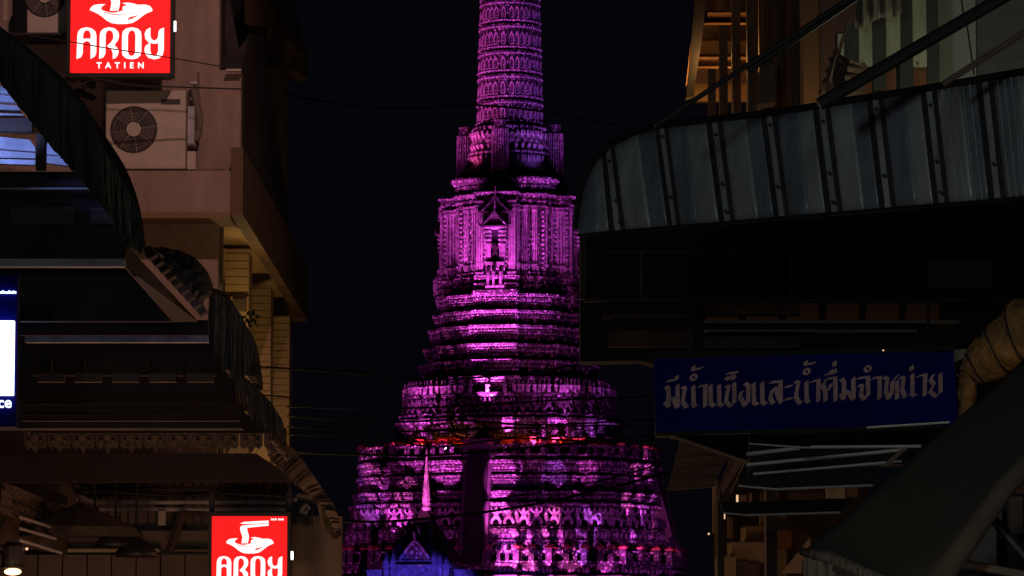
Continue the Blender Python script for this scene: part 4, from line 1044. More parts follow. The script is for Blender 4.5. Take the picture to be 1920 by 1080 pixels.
# pendant lamps
for i, (x, y0, y1, w_) in enumerate(((178, 925, 965, 36), (217, 920, 985, 38), (256, 918, 1003, 40))):
    c = P(x, y1, 33.2); r = w_*33.2/F; o = empty('pendant_lamp', c, ['dark pendant lamp shade nearest the sloping roof', 'dark pendant lamp shade, middle one of three', 'dark pendant lamp shade nearest the lower sign'][i], 'lamp', 'hanging lamp shades')
    G().tube([P(x, y0-60, 33.2), P(x, y1-12, 33.2)], .012, 6).part('rod', 'black_metal', o)
    g = G().lathe([(.03, 0.02), (.05, -.05), (.06, -.09), (r*.55, -.12), (r*.95, -.2), (r, -.25), (r*.97, -.25), (r*.5, -.14)], 20, tuple(c+Vector((0, 0, .05)))); g.part('lamp_shade', 'black_metal', o, True)
# half-closed parasol
c = P(150, 985, 33); G().lathe([(.55, -.1), (.5, -.02), (.25, .1), (.03, .2), (.01, .26)], 8, tuple(c)).thing('parasol', 'tarp', 'dark green parasol top left of the pendant lamps', 'parasol')
# sloping tiled roof at the left edge
rf = empty('sloping_roof', P(40, 1030, 33), 'sloping tiled roof with pale ridges at the lower left edge', 'roof')
pl([(-60, 885, 32), (30, 912, 32), (130, 955, 34), (122, 1040, 34), (-60, 1010, 32)], 0, .15).part('roof_sheet', 'roof_tile', rf)
pl([(46, 905), (72, 906), (108, 920), (128, 935), (126, 948), (60, 930), (44, 918)], 33.6, .15).part('hip_panel', 'plaster_dark', rf)
for (x0, y0, x1, y1) in ((38, 970, 95, 988), (38, 991, 104, 1010), (38, 1013, 115, 1037)):
    G().tube([P(x0, y0, 31.9), P(x1, y1, 32.6)], .014, 6).part('ridge_strip', 'white_pipe', rf)
for i in range(10):
    for j in range(3):
        a = (2+i*11, 915+i*4.6+j*16); pl([(a[0], a[1]), (a[0]+10, a[1]+4.4), (a[0]+10, a[1]+18), (a[0], a[1]+14)], 31.9+i*.18-j*.02, .05).part('tile', 'roof_tile', rf)
# lamp glowing at the lower left corner
c = P(24, 1072, 32); o = empty('wall_lantern', c, 'glowing warm lantern in the lower left corner', 'lamp')
G().ell(tuple(c), (.075, .05, .03), 12, 8).part('bulb', 'bulb', o)
G().lathe([(.11, .03), (.1, .07), (.1, .22), (.06, .26)], 14, tuple(c)).part('lamp_shade', 'black_metal', o)
for x in (-.13, .12):
    G().ell((c.x+x-.0, c.y, c.z+.2), (.014, .014, .012), 8, 6).part('spark', 'spark', o)
lamp('lantern_light', (c.x, c.y-.15, c.z-.05), (1, .6, .25), 1.5, radius=.05)
# lit window strip top-left: its light is put into a pale colour
g = fr(6, -20, 13, 38, 34, .05); g.thing('window_slit', 'gold_strip', 'narrow lit window slit in the top left corner, lit look in its colour', 'window trim')

# ================================================================ RIGHT SIDE
# ---- galvanised corrugated awning end
aw = empty('corrugated_awning', P(1500, 300, 14.5), 'grey corrugated sheet awning with dark ribs and rounded left end', 'awning')
def ytop(x):
    pts = [(1083, 434), (1086, 395), (1092, 362), (1102, 330), (1120, 302), (1150, 275), (1190, 255), (1240, 241), (1330, 231), (1450, 218), (1540, 204), (1650, 186), (1740, 172), (1920, 141), (2200, 95)]
    for (a, b), (c, d) in zip(pts, pts[1:]):
        if a <= x <= c: return b+(d-b)*(x-a)/(c-a)
    return pts[-1][1]
def ybot(x): return 438-(x-1083)*(70/837)
def Yd(x): return 15.6-(x-1083)*(1.9/837)
ribs = [(1128, 1152), (1228, 1252), (1324, 1354), (1427, 1456), (1524, 1556), (1625, 1656), (1726, 1756), (1830, 1862), (1936, 1966), (2040, 2070)]
sh_top = 0.0
def skew(x, y):      # the ribs lean: their lower ends lie further right
    t = (y-ytop(min(x, 2190)))/max(1, ybot(x)-ytop(min(x, 2190))); return x+26*t-4
def sheet_poly(xa, xb, n, dy, Yoff):
    """curved sheet piece between two top positions, bulging towards the camera in the middle"""
    vs = []; rows = 8
    for j in range(rows+1):
        t = j/rows
        for i in range(n+1):
            x = xa+(xb-xa)*i/n; yt = ytop(x); y = yt+(ybot(x)-yt)*t; X = x+24*t*min(1, (x-1083)/80)
            p = P(X, ybot(X)+(y-ybot(x)) if t == 1 else y, Yd(x)+Yoff-.16*math.sin(math.pi*.5*t)); vs.append(p)
    fs = [(j*(n+1)+i, j*(n+1)+i+1, (j+1)*(n+1)+i+1, (j+1)*(n+1)+i) for j in range(rows) for i in range(n)]
    return vs, fs
def solid(vs, fs, t):
    n = len(vs); g = G()
    vs2 = vs+[v+Vector((0, t, 0)) for v in vs]
    cnt = {}
    for f in fs:
        for a, b in zip(f, f[1:]+f[:1]): cnt[(a, b)] = cnt.get((a, b), 0)+1
    rim = [e for e in cnt if (e[1], e[0]) not in cnt]
    g.add(vs2, fs+[tuple(i+n for i in f[::-1]) for f in fs]+[(a, b, b+n, a+n) for a, b in rim]); return g
prev = 1084
for k, (ra, rb_) in enumerate(ribs):
    # flat pan made of two facets with a shallow fold
    mid = (prev+ra)/2+random.uniform(-6, 10)
    for (xa, xb, yo) in ((prev, mid, 0.0), (mid, ra, .004)):
        vs, fs = sheet_poly(xa, xb, 6, 0, yo); o = solid(vs, fs, .006).part('sheet_panel', 'galv' if (k+int(xa == mid)) % 2 else 'galv_blue', aw, True)
    wv = (rb_-ra)
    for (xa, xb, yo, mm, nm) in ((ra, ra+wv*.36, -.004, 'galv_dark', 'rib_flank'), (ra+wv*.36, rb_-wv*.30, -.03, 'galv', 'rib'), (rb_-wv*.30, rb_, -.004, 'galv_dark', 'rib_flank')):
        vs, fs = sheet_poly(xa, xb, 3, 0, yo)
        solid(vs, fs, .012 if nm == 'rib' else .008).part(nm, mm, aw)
    for t in (.12, .62, .9) if k % 2 == 0 else (.08, .7):
        xc = (ra+rb_)/2+24*t; y = ytop((ra+rb_)/2)+(ybot(xc)-ytop((ra+rb_)/2))*t
        c = P(xc, y, Yd(xc)-.19*t-.06); g = G().ell(tuple(c), (.008, .006, .008), 8, 5); g.part('screw', 'galv_dark', aw)
    prev = rb_
# fluted extra ribs on the right hand sheets
for x in list(range(1764, 1828, 13))+list(range(1868, 1934, 13)):
    vs, fs = sheet_poly(x, x+4, 2, 0, -.01); solid(vs, fs, .01).part('flute', 'galv', aw)
# top edge flashing
g = G(); pts = []
for x in [1083, 1084.5, 1087, 1092, 1100, 1112, 1130, 1150, 1175, 1205, 1240, 1330, 1450, 1540, 1650, 1740, 1920, 2190]:
    pts.append(P(x-3, ytop(x)-5, Yd(x)+.02))
g.tube(pts, .018, 6); g.part('edge_flashing', 'black_metal', aw)
g = G().tube([P(x, ybot(x)+3, Yd(x)-.13) for x in (1084, 1300, 1600, 1900, 2190)], .008, 6); g.part('edge_bar', 'black_metal', aw)
# dark body beneath: roof underside and shop interior
rh = empty('right_shop_house', (P(1500, 700, 22).x, 22, 0), 'dark shop house behind the corrugated awning and blue sign', 'building')
G().prism([P(x, y, 23) for x, y in ((1088, 432), (2300, 250), (2300, 870), (1420, 870), (1262, 816), (1232, 816), (1232, 684), (1200, 676), (1088, 678))], (0, .3, 0)).part('wall', 'black_wall', rh)  # near-black sheet stands in for the dark void under the awning
G().box(P(1430, 0, 23.4).x, P(1450, 0, 23.4).x, 23.4, 23.6, 0, P(0, 870, 23).z).part('corner_post', 'dark_wood', rh)
for i, (x0, x1, y0, y1, m_) in enumerate(((1088, 1100, 440, 560, 'dark_wood'), (1095, 1900, 560, 565, 'dark_wood'), (1130, 1290, 590, 596, 'dim_brown'), (1130, 1900, 470, 474, 'dark_wood'), (1200, 1206, 474, 560, 'dark_wood'), (1480, 1487, 474, 560, 'dark_wood'), (1140, 1300, 620, 650, 'dim_brown'), (1320, 1500, 572, 590, 'dim_brown'), (1320, 1800, 600, 606, 'plaster_dark'), (1320, 1720, 618, 622, 'plaster_dark'), (1320, 1500, 632, 650, 'dark_wood'), (1740, 1860, 490, 540, 'ac_dark'))):
    fr(x0, y0, x1, y1, 22.8, .1).part('shelf' if i > 1 else 'beam', m_, rh)
for i in range(6): fr(1325+i*75, 566, 1385+i*75, 598, 22.9, .08).part('box_on_shelf', 'brick_brown', rh)

# ---- blue sign with brush lettering
bs = empty('blue_sign', P(1510, 812, 19.9), 'dark blue hand-painted sign board with pale Thai lettering', 'sign')
G().prism([P(1225, 669, 20), P(1788, 655, 20), P(1797, 800, 20), P(1230, 813, 20)], (0, .04, 0)).part('board', 'navy', bs)
g = G(); g.tube([P(1225, 668, 19.99), P(1788, 654, 19.99)], .012, 6); g.tube([P(1230, 813.5, 19.99), P(1797, 800.5, 19.99)], .012, 6); g.part('frame', 'black_metal', bs)
NIB = (22, -13)
STR = [ # strokes on the board, 6 units per picture pixel from (1220, 640)
 [[(172,505),(200,540),(202,735),(165,682),(205,640),(255,645),(300,742)],[(300,490),(305,742)]], [[(185,445),(290,432),(292,392)]],
 [[(358,510),(388,530),(368,620),(362,685),(405,742),(478,690),(498,735)],[(478,500),(482,700)]], [[(478,280),(482,322),(570,300)]],
 [[(535,510),(615,492),(612,735)]], [[(672,490),(678,700),(712,728)]], [[(768,490),(772,700),(802,728)]],
 [[(845,500),(878,512),(858,600),(848,680),(900,732),(942,690),(938,470)]], [[(845,402),(878,432),(900,395),(940,400),(935,425)],[(862,362),(972,350)]],
 [[(1062,470),(1098,500),(1098,682),(1062,725),(1002,620),(1025,565)]], [[(1158,470),(1162,690),(1198,712)]], [[(1252,460),(1258,685),(1292,706)]],
 [[(1345,462),(1460,450),(1464,695)],[(1378,702),(1346,640),(1366,545),(1400,520),(1452,660)]], [[(1512,512),(1582,502)],[(1512,652),(1588,642)]],
 [[(1628,450),(1662,470),(1640,570),(1638,640),(1682,700),(1752,650),(1772,690)],[(1750,450),(1755,660)]], [[(1742,222),(1748,262),(1842,242)]]]
S2 = [[[(125,455),(210,432),(204,672)]], [[(288,675),(284,565),(256,492),(302,422),(398,408),(400,668)],[(300,570),(340,520),(346,482)]],
 [[(280,375),(398,356)],[(345,325),(348,350)],[(390,312),(394,350)]], [[(385,228),(390,275)]],
 [[(462,420),(494,450),(494,650),(458,592),(500,562),(545,575),(598,652)],[(600,410),(605,652)]],
 [[(650,415),(765,400),(768,602),(724,655),(684,600),(702,505),(668,492)]], [[(812,418),(898,400),(893,645)]],
 [[(945,402),(982,422),(964,560),(1000,645),(1030,600),(1040,455),(1100,385)],[(1090,440),(1095,645)]],
 [[(1132,400),(1166,420),(1148,540),(1182,632),(1250,585),(1290,612)],[(1262,372),(1266,590)]], [[(1255,275),(1258,322)]],
 [[(1322,395),(1408,372),(1402,610)]], [[(1502,372),(1470,432),(1508,482),(1464,562),(1530,622),(1582,572),(1580,362)]]]
STR += [[[(x+1680, y) for x, y in st] for st in gl_] for gl_ in S2]
def ringpts(cx, cy, r): return [[(cx+r*math.cos(2*math.pi*k/10), cy+r*math.sin(2*math.pi*k/10)) for k in range(11)]]
STR += [ringpts(484, 405, 32), ringpts(1755, 340, 32), ringpts(1680+762, 310, 32)]
cnt = 0
for glyph in STR:
    g = G()
    for st in glyph:
        small_ = max(p[1] for p in st)-min(p[1] for p in st) < 75
        nb = (NIB[0]*.6, NIB[1]*.6) if small_ and len(st) > 6 else NIB
        for a, b in zip(st, st[1:]):
            cnt += 1
            q = [(a[0]-nb[0], a[1]-nb[1]), (a[0]+nb[0], a[1]+nb[1]), (b[0]+nb[0], b[1]+nb[1]), (b[0]-nb[0], b[1]-nb[1])]
            # thin strokes keep a minimum width
            q = [(x+(1 if i in (1, 2) else -1)*2, y+(-3 if i in (1, 2) else 3)) for i, (x, y) in enumerate(q)]
            L = .0015+(cnt % 7)*.0004
            g.add([P(1220+x/6, 640+y/6, 20-L) for x, y in q], [(0, 1, 2, 3)])
            e = 5
            g.prism([P(1220+(b[0]+dx)/6, 640+(b[1]+dy)/6, 20-L-.0003) for dx, dy in ((-nb[0]-2, -nb[1]+e), (nb[0]+2, nb[1]+e), (nb[0]+2, nb[1]-e), (-nb[0]-2, -nb[1]-e))], (0, .0005, 0))
    g.part('letter', 'brush_white', bs)
G().ell(tuple(P(1656, 657, 19.98)), (.006, .006, .004), 8, 6).part('screw', 'spark', bs)  # screw head glows: a glint put into emission
for i, x in enumerate((1290, 1740)):
    G().tube([P(x, 560, 20.2), P(x, 662, 20.05)], .008, 6).part('hanger', 'black_metal', bs)

# ---- wrapped orange post and sleeve
pts = [P(1815, 860, 13.2), P(1814, 770, 13.2), P(1815, 725, 13.2), P(1826, 700, 13.2), P(1868, 662, 13.15), (P(1920, 628, 13.1)), P(1990, 596, 13.0)]
g = G(); dense = []; rr = []
for i in range(len(pts)-1):
    p0, p1, p2, p3 = pts[max(i-1, 0)], pts[i], pts[i+1], pts[min(i+2, len(pts)-1)]
    for k in range(10):
        t = k/10; dense.append(.5*((2*p1)+(p2-p0)*t+(2*p0-5*p1+4*p2-p3)*t*t+(3*p1-p0-3*p2+p3)*t**3))
for i, p in enumerate(dense): rr.append((.033+.085*min(1, max(0, (i-22)/28)))*(1+.05*math.sin(i*.9)+.04*math.sin(i*.37+1)+random.uniform(-.07, .07)))
g.tube(dense, rr, 18); g.thing('wrapped_sleeve', 'orange_wrap', 'wrinkled orange wrapped pipe bending down beside the blue sign', 'wrapped pipe', smooth=True)
for k_ in (26, 33, 41, 50):
    if k_ < len(dense)-1:
        d_ = (dense[k_+1]-dense[k_]).normalized(); a_ = d_.cross(Vector((0, 1, 0))).normalized(); b_ = d_.cross(a_)
        link('tie_cord', G().tube([dense[k_]+(a_*math.cos(t*.5236)+b_*math.sin(t*.5236))*(rr[k_]*1.04)+d_*.01*math.sin(t) for t in range(13)], .004, 5).mesh('tie_cord', 'cable', bpy.data.objects['wrapped_sleeve'].location), bpy.data.objects['wrapped_sleeve'])
G().prism([P(1789, 656, 13.6), P(1813, 654, 13.6), P(1812, 668, 13.6), P(1790, 680, 13.6)], (0, .02, 0)).thing('cloth_scrap', 'rope_hem', 'small pale scrap at the upper right corner of the blue sign', 'cloth scrap')

# ---- olive canopy, lower right
can = empty('market_canopy', P(1750, 1060, 11.5), 'large olive cloth canopy sloping across the lower right corner', 'canopy')
A_ = [(1830, 770, 12.9), (1960, 640, 12.9), (1990, 760, 11.3), (1905, 870, 11.3), (1750, 1085, 11.2), (1640, 1085, 11.3), (1590, 1030, 11.5), (1505, 1040, 11.9)]
gv = []; nu, nv = 22, 14
c00, c10, c11, c01 = (1505, 1036, 11.9), (1960, 640, 12.9), (2010, 740, 11.3), (1700, 1140, 11.2)
for j in range(nv+1):
    for i in range(nu+1):
        u, v = i/nu, j/nv
        q = [c00[k]*(1-u)*(1-v)+c10[k]*u*(1-v)+c11[k]*u*v+c01[k]*(1-u)*v for k in range(3)]
        sag = .05*math.sin(math.pi*u)*math.sin(math.pi*v); p = P(*q); p.z -= sag; p.y -= sag; p.z += random.uniform(-.002, .002)
        gv.append(p)
gf = [(j*(nu+1)+i, j*(nu+1)+i+1, (j+1)*(nu+1)+i+1, (j+1)*(nu+1)+i) for j in range(nv) for i in range(nu)]
o = G().add(gv, gf).part('canopy_cloth', 'tarp_olive', can, True); md = o.modifiers.new('s', 'SOLIDIFY'); md.thickness = .012
# rolled lower edge and hanging hem
G().tube([P(1504, 1034, 11.85), P(1560, 1046, 11.7), P(1630, 1078, 11.5), P(1720, 1120, 11.2)], [.014, .02, .02, .02], 10).part('rolled_edge', 'rope_hem', can, True)
hem = []; 
for j in range(8):
    for i in range(61):
        u = i/60; x = 1506+u*200; y = 1036+u*80-6*math.sin(u*3)+j*18; p = P(x, y, 11.86-.5*u+.012*math.sin(i*1.1)+.006*math.sin(i*2.7)); hem.append(p)
o = G().add(hem, [(j*61+i, j*61+i+1, (j+1)*61+i+1, (j+1)*61+i) for j in range(7) for i in range(60)]).part('hanging_hem', 'rope_hem', can, True); md = o.modifiers.new('s', 'SOLIDIFY'); md.thickness = .006
# right border tube (pale roll)
G().tube([P(1760, 1090, 11.0), P(1830, 990, 11.05), P(1880, 920, 11.1), P(1960, 830, 11.1)], [.035, .034, .032, .032], 12).part('canopy_roll', 'tarp_olive', can, True)
for i, (a, b, r) in enumerate((((1850, 960), (1940, 1060), .016), ((1960, 1085), (1780, 1052), .014))):
    G().tube([P(*a, 11.4), P(*b, 11.4)], r, 8).part('canopy_pole', ['black_metal', 'soffit'][i], can)

# things seen under the canopy at the lower right corner
ur = empty('stall_back', P(1880, 1090, 16), 'dim brown stall back under the olive canopy', 'stall')
for (x0, y0, x1, y1, m_, Y) in ((1780, 940, 2000, 1120, 'dark_wall', 16.5), (1826, 985, 1868, 1066, 'grey_wall', 16), (1895, 930, 1918, 1000, 'soffit', 16), (1880, 860, 1960, 925, 'brick_brown', 15.8), (1862, 950, 1878, 1010, 'plaster_dark', 16.2), (1795, 1000, 1826, 1050, 'brick_brown', 16.3)):
    fr(x0, y0, x1, y1, Y, .1).part('board', m_, ur)
fr(1782, 1054, 1826, 1057, 15.9, .05).part('pale_edge', 'white_bar', ur)

# ---- boarded soffit beyond the blue sign
sf = empty('boarded_eave', P(1330, 900, 26), 'brown boarded eave with bargeboard below the blue sign', 'eave')
for i in range(5):
    t0, t1 = i/5, (i+1)/5
    lx = lambda t: 1278-26*t; rx = lambda t: 1372-58*t; ly = lambda t: 817+104*t; ry = lambda t: 811+104*t
    yy = lambda t: 25.2+1.0*t
    e = .06 if i < 4 else 0
    pl([(lx(t0), ly(t0), yy(t0)), (rx(t0)+20, ry(t0), yy(t0)), (rx(t1)+20, ry(t1)-1.6, yy(t1)), (lx(t1), ly(t1)-1.6, yy(t1))], 0, .05).part('board', 'soffit', sf)
pl([(1386, 812, 24.9), (1413, 812, 24.9), (1412, 835, 25), (1366, 935, 26.2), (1347, 942, 26.2), (1350, 915, 26)], 0, .08).part('bargeboard', 'soffit', sf)
pl([(1262, 800, 25.5), (1420, 800, 25.5), (1420, 812, 25.5), (1262, 816, 25.5)], 0, .5).part('wall_plate', 'dark_wood', sf)
G().box(P(1340, 0, 26.6).x, P(1352, 0, 26.6).x, 26.6, 26.75, 0, P(0, 900, 26.6).z).part('post', 'dark_wood', sf)

# ---- thin rails and tie rods below the sign
RODS = [((1405, 832), (1520, 840), .006, 19.5), ((1520, 838.5), (1727, 837), .011, 19.4), ((1400, 852), (1500, 840), .014, 19.6), ((1400, 872), (1700, 843), .012, 19.5), ((1412, 889), (1690, 865), .010, 19.7), ((1625, 802), (1780, 792), .008, 18.9), ((1384, 911), (1460, 918), .008, 19.8), ((1460, 917.5), (1636, 910), .009, 19.8), ((1356, 962), (1400, 966), .006, 20.0), ((1400, 966), (1575, 961), .009, 20.0)]
LB_ = ['short thin rod slanting below the left end of the blue sign', 'longest pale rod just below the dark band under the blue sign', 'dim short rod rising to the pale rod from the boarded eave', 'second pale rod, with a bluish glint, below the blue sign', 'third pale rod, the lowest of the slanting trio below the blue sign', 'short bright glinting rod at the bottom right edge of the blue sign', 'thin short rod at the left end of the upper black valance', 'thin pale edge rod along the upper black valance', 'short rod at the left end of the lower black valance', 'thin pale edge rod along the lower black valance']
for (a, b, r, Y), lab in zip(RODS, LB_):
    G().tube([P(*a, Y), P(*b, Y)], r*.8, 8).thing('metal_rod', 'white_pipe', lab, 'rod', 'thin rods below the blue sign')
G().prism([P(1690, 842, 19.4), P(1702, 840, 19.4), P(1668, 872, 19.4), P(1650, 876, 19.4)], (0, .03, 0)).thing('strap', 'soffit', 'short slanting strap between the rods beside the olive canopy', 'strap')
pl([(1384, 892), (1660, 880), (1640, 911), (1460, 917), (1384, 911)], 20, .05).thing('black_valance', 'black_wall', 'upper black fabric strip stretched under the rods', 'valance', 'black strips under the rods')
pl([(1352, 943), (1600, 934), (1580, 960), (1400, 964), (1356, 960)], 20.3, .05).thing('black_valance', 'black_wall', 'lower black fabric strip stretched under the rods', 'valance', 'black strips under the rods')
pl([(1405, 808), (1860, 795), (1860, 850), (1405, 892)], 21.5, .05).thing('dark_blind', 'dark_wall', 'dark blind hanging behind the rods below the blue sign', 'blind')

# ---- far building at lower right with stacked balconies
fb = empty('balcony_building', (P(1450, 1000, 40).x, 40, 0), 'brown building with stepped balconies, behind the rods at lower right', 'building')
G().box(P(1337, 0, 41).x, P(1620, 0, 41).x, 41, 41.4, 0, P(0, 900, 41).z).part('wall', 'dark_wood', fb)
for (x0, y0, x1, y1, Y, m_) in ((1399, 988, 1448, 1027, 38.6, 'brown_paint'), (1448.5, 995, 1484, 1028, 39, 'brick_brown'), (1373, 1017, 1450, 1056, 38, 'brown_paint'), (1350, 1044, 1380, 1090, 37.6, 'brown_paint'), (1376, 1057, 1424, 1095, 37.8, 'dark_wood')):
    fr(x0, y0, x1, y1, Y, .9).part('balcony_box', m_, fb)
    fr(x0-2, y0-1.6, x1 if x1 > 1440 and False else x0+26, y0-.2, Y-.04, .9).part('coping', 'soffit', fb)
for (x0, y0, x1, y1, Y, m_) in ((1337, 912, 1343, 1000, 40.4, 'tile_yellow'), (1425, 966, 1449, 988, 39.5, 'tile_yellow'), (1449.5, 966, 1476, 994, 39.6, 'rope_hem'), (1343.5, 912, 1352, 1075, 40.3, 'dark_wood'), (1405, 925, 1410, 940, 39.8, 'plaster'), (1426, 922, 1460, 940, 39.7, 'roof_tile'), (1480, 925, 1545, 936, 39.9, 'ac_dark'), (1550, 914, 1584, 934, 39, 'white_wall'), (1586, 914, 1608, 932, 39, 'soffit'), (1452, 1030, 1475, 1095, 39, 'brown_paint'), (1365, 970, 1374, 1010, 39.8, 'brown_paint'), (1387, 928, 1400, 940, 39.8, 'brown_paint')):
    fr(x0, y0, x1, y1, Y, .1).part('wall_panel', m_, fb)
pl([(1468, 1070), (1500, 1032), (1518, 1008), (1520, 1022), (1504, 1052), (1504, 1075), (1468, 1075)], 36, .1).part('stair_side', 'soffit', fb)
g = G()
for (x, y0, y1, Y) in ((1382.5, 928, 941, 39.5), (1358, 962, 973, 39.5)):
    fr(x-1.8, y0, x+1.8, y1, Y, .03).thing('tube_lamp', 'bulb' if False else 'spark', ['short warm upright lamp between the two black strips', 'short warm upright lamp below the lower black strip'][0 if y0 < 950 else 1], 'lamp')
G().ell(tuple(P(1329, 1001, 40)), (.012, .012, .012), 8, 6).thing('tiny_lamp', 'spark', 'tiny bright lamp on a short arm at the edge of the balcony building', 'lamp')
G().tube([P(1330, 1001, 40), P(1337, 1003, 40)], .008, 6).thing('lamp_arm', 'black_metal', 'short arm holding the tiny lamp on the balcony building', 'bracket')

# ---- top right: building with balconies, slats and rails
tb = empty('timber_building', (P(1450, 100, 31).x, 31, 0), 'tall building with orange-lit balconies at the top right', 'building')
# glossy curved fins catching the orange lamps
for i, (pts, Y) in enumerate((([(1325, -40), (1420, -40), (1420, 190), (1300, 190), (1306, 130)], 33),)):
    pl(pts, Y, .1).part('back_wall', 'wall_gloss', tb)
for (y, x0, x1) in ((45, 1320, 1450), (127, 1300, 1420)):
    A = P(x0, y+4, 32.2); B = P(x1, y, 32.2); G().box(A.x, B.x, 31.6, 33, A.z, B.z).part('balcony_slab', 'wood_slat', tb)
for (y, x0, x1) in ((20, 1318, 1480), (102, 1300, 1440), (-60, 1330, 1480)):     # curved lit soffits
    g = G(); n = 10; vs = []
    for i in range(n+1):
        t = i/n; yy = y+24*t; Y = 31.6+1.2*math.cos(t*math.pi/2)
        vs += [P(x0-(2 if i > 5 else 0), yy, Y), P(x1, yy, Y)]
    fs = [(2*i, 2*i+1, 2*i+3, 2*i+2) for i in range(n)]; solid(vs, fs, .08).part('curved_soffit', 'wall_gloss', tb, True)
# slim edge fin in front
pl([(1306, -40), (1328, -40), (1318, 60), (1300, 180), (1286, 185), (1292, 130)], 31, .12).part('edge_fin', 'black_metal', tb)
pl([(1302, 20, 31.3), (1311, 20, 31.3), (1296, 150, 31.3), (1286, 160, 31.3)], 0, .1).part('edge_fin', 'wall_gloss', tb)
for (x0, x1, y0, Y, m_) in ((1350, 1364, 47, 29.5, 'wood_slat'), (1374, 1388, -40, 29.5, 'wood_slat'), (1402, 1418, -40, 29.3, 'wood_slat'), (1329, 1342, 129, 29.6, 'wood_slat')):
    A = P(x0, 260, Y); B = P(x1, y0, Y); G().box(A.x, B.x, Y, Y+.12, A.z, B.z).part('balcony_post', m_, tb)
for (x, y0, y1) in ((1402, 105, 215), (1375, 170, 218)):
    fr(x, y0, x+1.3, y1, 29.2, .02).part('metal_edge', 'gold_strip', tb)
for i in range(11):
    x = 1424+i*8.6; fr(x, -60, x+7.8, 230, 30+.05*(i % 3)+random.uniform(0, .03), .06).part('timber_slat', 'wood_slat', tb)
fr(1420, -60, 1510, 260, 30.3, .1).part('timber_wall', 'wood_slat', tb)
G().prism([P(1425, 130, 29), P(1452, 118, 29), P(1456, 190, 29), P(1420, 195, 29)], (0, .3, 0)).part('plant_box', 'rope_hem', tb)
# plaster corner
bw = empty('inner_wall_building', (P(1560, 100, 24).x, 24, 0), 'brown rendered wall behind the wicker at the top right', 'building')
fr(1508, -60, 1534, 260, 24.2, .3).part('wall', 'brown_paint', bw)
fr(1534.5, -60, 1620, 260, 24.3, .3).part('wall', 'plaster_dark', bw)
# slatted balcony front
sb = empty('slatted_balcony', P(1680, 170, 18.5), 'balcony front of pale and dark upright boards at the top right', 'balcony')
for (x0, x1, y0, y1, m_) in ((1571, 1585, 63, 118, 'slat_white'), (1586, 1610, 45, 178, 'slat_dark'), (1611, 1637, 42, 124, 'slat_white'), (1638, 1661, 35, 168, 'slat_dark'), (1662, 1687.5, 20, 118, 'slat_white'), (1688, 1711.5, -40, 165, 'slat_dark'), (1712, 1738, -40, 125, 'slat_white'), (1739, 1758, -40, 160, 'slat_dark')):
    fr(x0, y0, x1, y1, 18.5+random.uniform(0, .03), .03).part('board', m_, sb)
    if m_ == 'slat_white': G().ell(tuple(P(x0+9, y1-5, 18.495)), (.006, .004, .006), 6, 4).part('nail', 'black_metal', sb)
for (x0, x1) in ((1612, 1634), (1657, 1680), (1711, 1758)): fr(x0, 127, x1, 180, 18.9, .05).part('panel', 'brick_brown', sb)
fr(1570, 60, 1760, 230, 19.4, .1).part('back_board', 'slat_dark', sb)
# hanging cloth
nx = 20; vs = []
for j in range(7):
    for i in range(nx+1):
        u = i/nx; x = 1603+u*88; yb = 52-28*u+3*math.sin(u*9); y = -50+(yb+50)*j/6; vs.append(P(x, y, 18.1+.05*math.sin(i*1.3)+.02*math.sin(i*3.1)))
G().add(vs, [(j*(nx+1)+i, j*(nx+1)+i+1, (j+1)*(nx+1)+i+1, (j+1)*(nx+1)+i) for j in range(6) for i in range(nx)])
g = solid(vs, [(j*(nx+1)+i, j*(nx+1)+i+1, (j+1)*(nx+1)+i+1, (j+1)*(nx+1)+i) for j in range(6) for i in range(nx)], .01)
g.thing('hanging_cloth', 'rope_hem', 'grey cloth hanging over the slatted balcony', 'cloth', smooth=True)
# white and grey walls
ww = empty('white_walled_room', (P(1850, 100, 19.5).x, 19.5, 0), 'pale block wall beside a rough grey wall at the right frame edge', 'building')
fr(1760, -80, 1834, 260, 19.5, .3).part('wall', 'white_wall', ww)
fr(1834.5, -80, 2150, 260, 19.44, .3).part('wall', 'grey_wall', ww)
G().tube([P(1801, -10, 19.48), P(1806, 25, 19.48), P(1814, 55, 19.48), P(1826, 140, 19.48)], .0035, 5).part('crack_wire', 'cable', ww)
# wicker
wk = empty('wicker_screen', P(1580, 190, 18.2), 'dark woven wicker bundle below the slatted balcony', 'wicker')
for i in range(26):
    t = i/25; a = (1562-24*t+3*math.sin(i), 95+82*t); b = (1624-8*t, 122+52*t)
    mid = ((a[0]+b[0])/2, (a[1]+b[1])/2+6)
    G().tube([P(*a, 18.2), P(*mid, 18.0+.06*math.sin(i)), P(*b, 18.2)], .005, 5).part('cane', 'wicker', wk)
for i in range(12):
    x = 1556+i*3; G().tube([P(1590-i*2.2, 40+i*9, 18.15), P(1568-i*1.2, 105+i*4, 18.0), P(1536+i*3.5, 184, 18.1)], .0045, 5).part('cane', 'wicker', wk)
# diagonal rails
for i, (a, b, r, Y, m_, lab) in enumerate((((1228, 236), (1600, -8), .0095, 13.2, 'black_metal', 'long black rail rising from the rounded awning end at top right'), ((1400, 132), (1604, -6), .017, 13.25, 'black_metal', 'thick upper length of the black rail near the timber slats'), ((1535, 196), (1900, -16), .024, 13.0, 'black_metal', 'thickest black diagonal rail crossing the slatted balcony'), ((1768, 158), (1960, 36), .012, 13.0, 'soffit', 'brown diagonal rail in front of the grey wall'))):
    G().tube([P(*a, Y), P(*b, Y)], r, 10).thing('diagonal_rail', m_, lab, 'rail', 'diagonal rails above the corrugated awning')

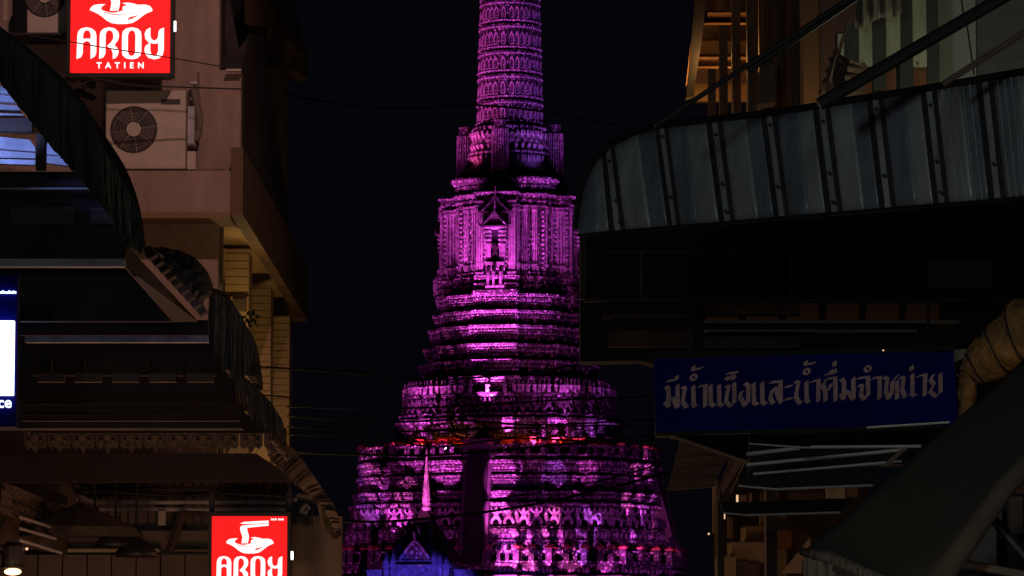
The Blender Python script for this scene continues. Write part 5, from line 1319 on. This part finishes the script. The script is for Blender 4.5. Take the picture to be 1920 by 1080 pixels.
# ================================================================ CABLES
def cable(pts, Y0, Y1, r, label):
    q = []; n = len(pts)
    for i, (x, y) in enumerate(pts): q.append(P(x, y, Y0+(Y1-Y0)*i/(n-1)))
    d = []
    for i in range(n-1):
        p0, p1, p2, p3 = q[max(i-1, 0)], q[i], q[i+1], q[min(i+2, n-1)]
        for k in range(6):
            t = k/6; d.append(.5*((2*p1)+(p2-p0)*t+(2*p0-5*p1+4*p2-p3)*t*t+(3*p1-p0-3*p2+p3)*t**3))
    d.append(q[-1])
    G().tube(d, r, 6).thing('cable', 'cable', label, 'cable', 'overhead cables', True)
cable([(50, 66), (130, 78), (200, 90), (280, 102), (330, 110), (412, 124)], 34.6, 34.9, .006, 'thin cable crossing the lettering of the upper red sign')
cable([(60, 118), (130, 137), (190, 150), (250, 160), (330, 163), (452, 167)], 34.6, 34.9, .008, 'cable sagging just below the upper red sign')
cable([(538, 178), (640, 195), (760, 204), (880, 197), (1010, 208), (1180, 240), (1320, 262)], 50, 44, .016, 'single cable crossing the upper shaft of the tower')
cable([(490, 688), (640, 698), (800, 712), (980, 700), (1130, 680), (1330, 690)], 40, 48, .014, 'cable crossing the terraces just above the blue sign level')
cable([(540, 762), (700, 766), (860, 762), (1000, 753), (1160, 745), (1340, 742)], 40, 48, .014, 'cable in front of the statue gallery, highest of the lower bundle')
cable([(540, 780), (700, 792), (860, 788), (1000, 797), (1160, 790), (1340, 780)], 42, 48, .014, 'cable crossing the lit band above the orange cloth')
cable([(540, 800), (700, 808), (820, 808), (960, 803), (1130, 798), (1340, 800)], 42, 48, .012, 'thin cable running close above the orange cloth')
cable([(540, 815), (700, 820), (820, 838), (960, 822), (1130, 828), (1340, 822)], 42, 48, .012, 'thin cable along the orange cloth')
cable([(560, 848), (700, 853), (820, 853), (960, 842), (1080, 831), (1340, 806)], 40, 46, .016, 'thicker cable just below the orange cloth')
cable([(600, 975), (720, 978), (860, 966), (1000, 946), (1140, 915), (1260, 884), (1340, 862)], 38, 44, .016, 'long cable rising across the statue row to the boarded eave')
cable([(900, 940), (1040, 918), (1160, 893), (1300, 850)], 40, 46, .010, 'faint cable above the long rising cable')
cable([(545, 690), (640, 696), (760, 700)], 43, 50, .010, 'short faint cable beside the lowest lit pier')
cable([(415, 765), (470, 742), (545, 745)], 37, 43, .010, 'bright-tipped short cable crossing the foot of the tiled piers')
cable([(60, 160), (130, 168), (180, 150), (300, 158)], 35.0, 35.3, .010, 'loose dark cable between the curved awning and the air conditioner')
cable([(200, 922), (330, 930), (420, 926), (560, 934), (640, 960)], 33.0, 33.4, .008, 'loose cable drooping above the lower red sign')
# small leafy plant on the awning edge
pg = empty('small_plant', P(470, 610, 27.5), 'small dark plant sprouting from the olive awning', 'plant')
for i in range(22):
    c = P(462+random.uniform(0, 22), 588+random.uniform(0, 24)+i*.3, 27.3+random.uniform(-.1, .1)); a = random.uniform(0, 6.28); L = .05
    d = Vector((math.cos(a), .2, abs(math.sin(a))))*L; e = Vector((-math.sin(a), .3, math.cos(a)))*L*.25
    G().add([c, c+d*.5+e, c+d, c+d*.5-e], [(0, 1, 2, 3)]).part('leaf', 'tarp', pg)
print('objects', len(bpy.data.objects))
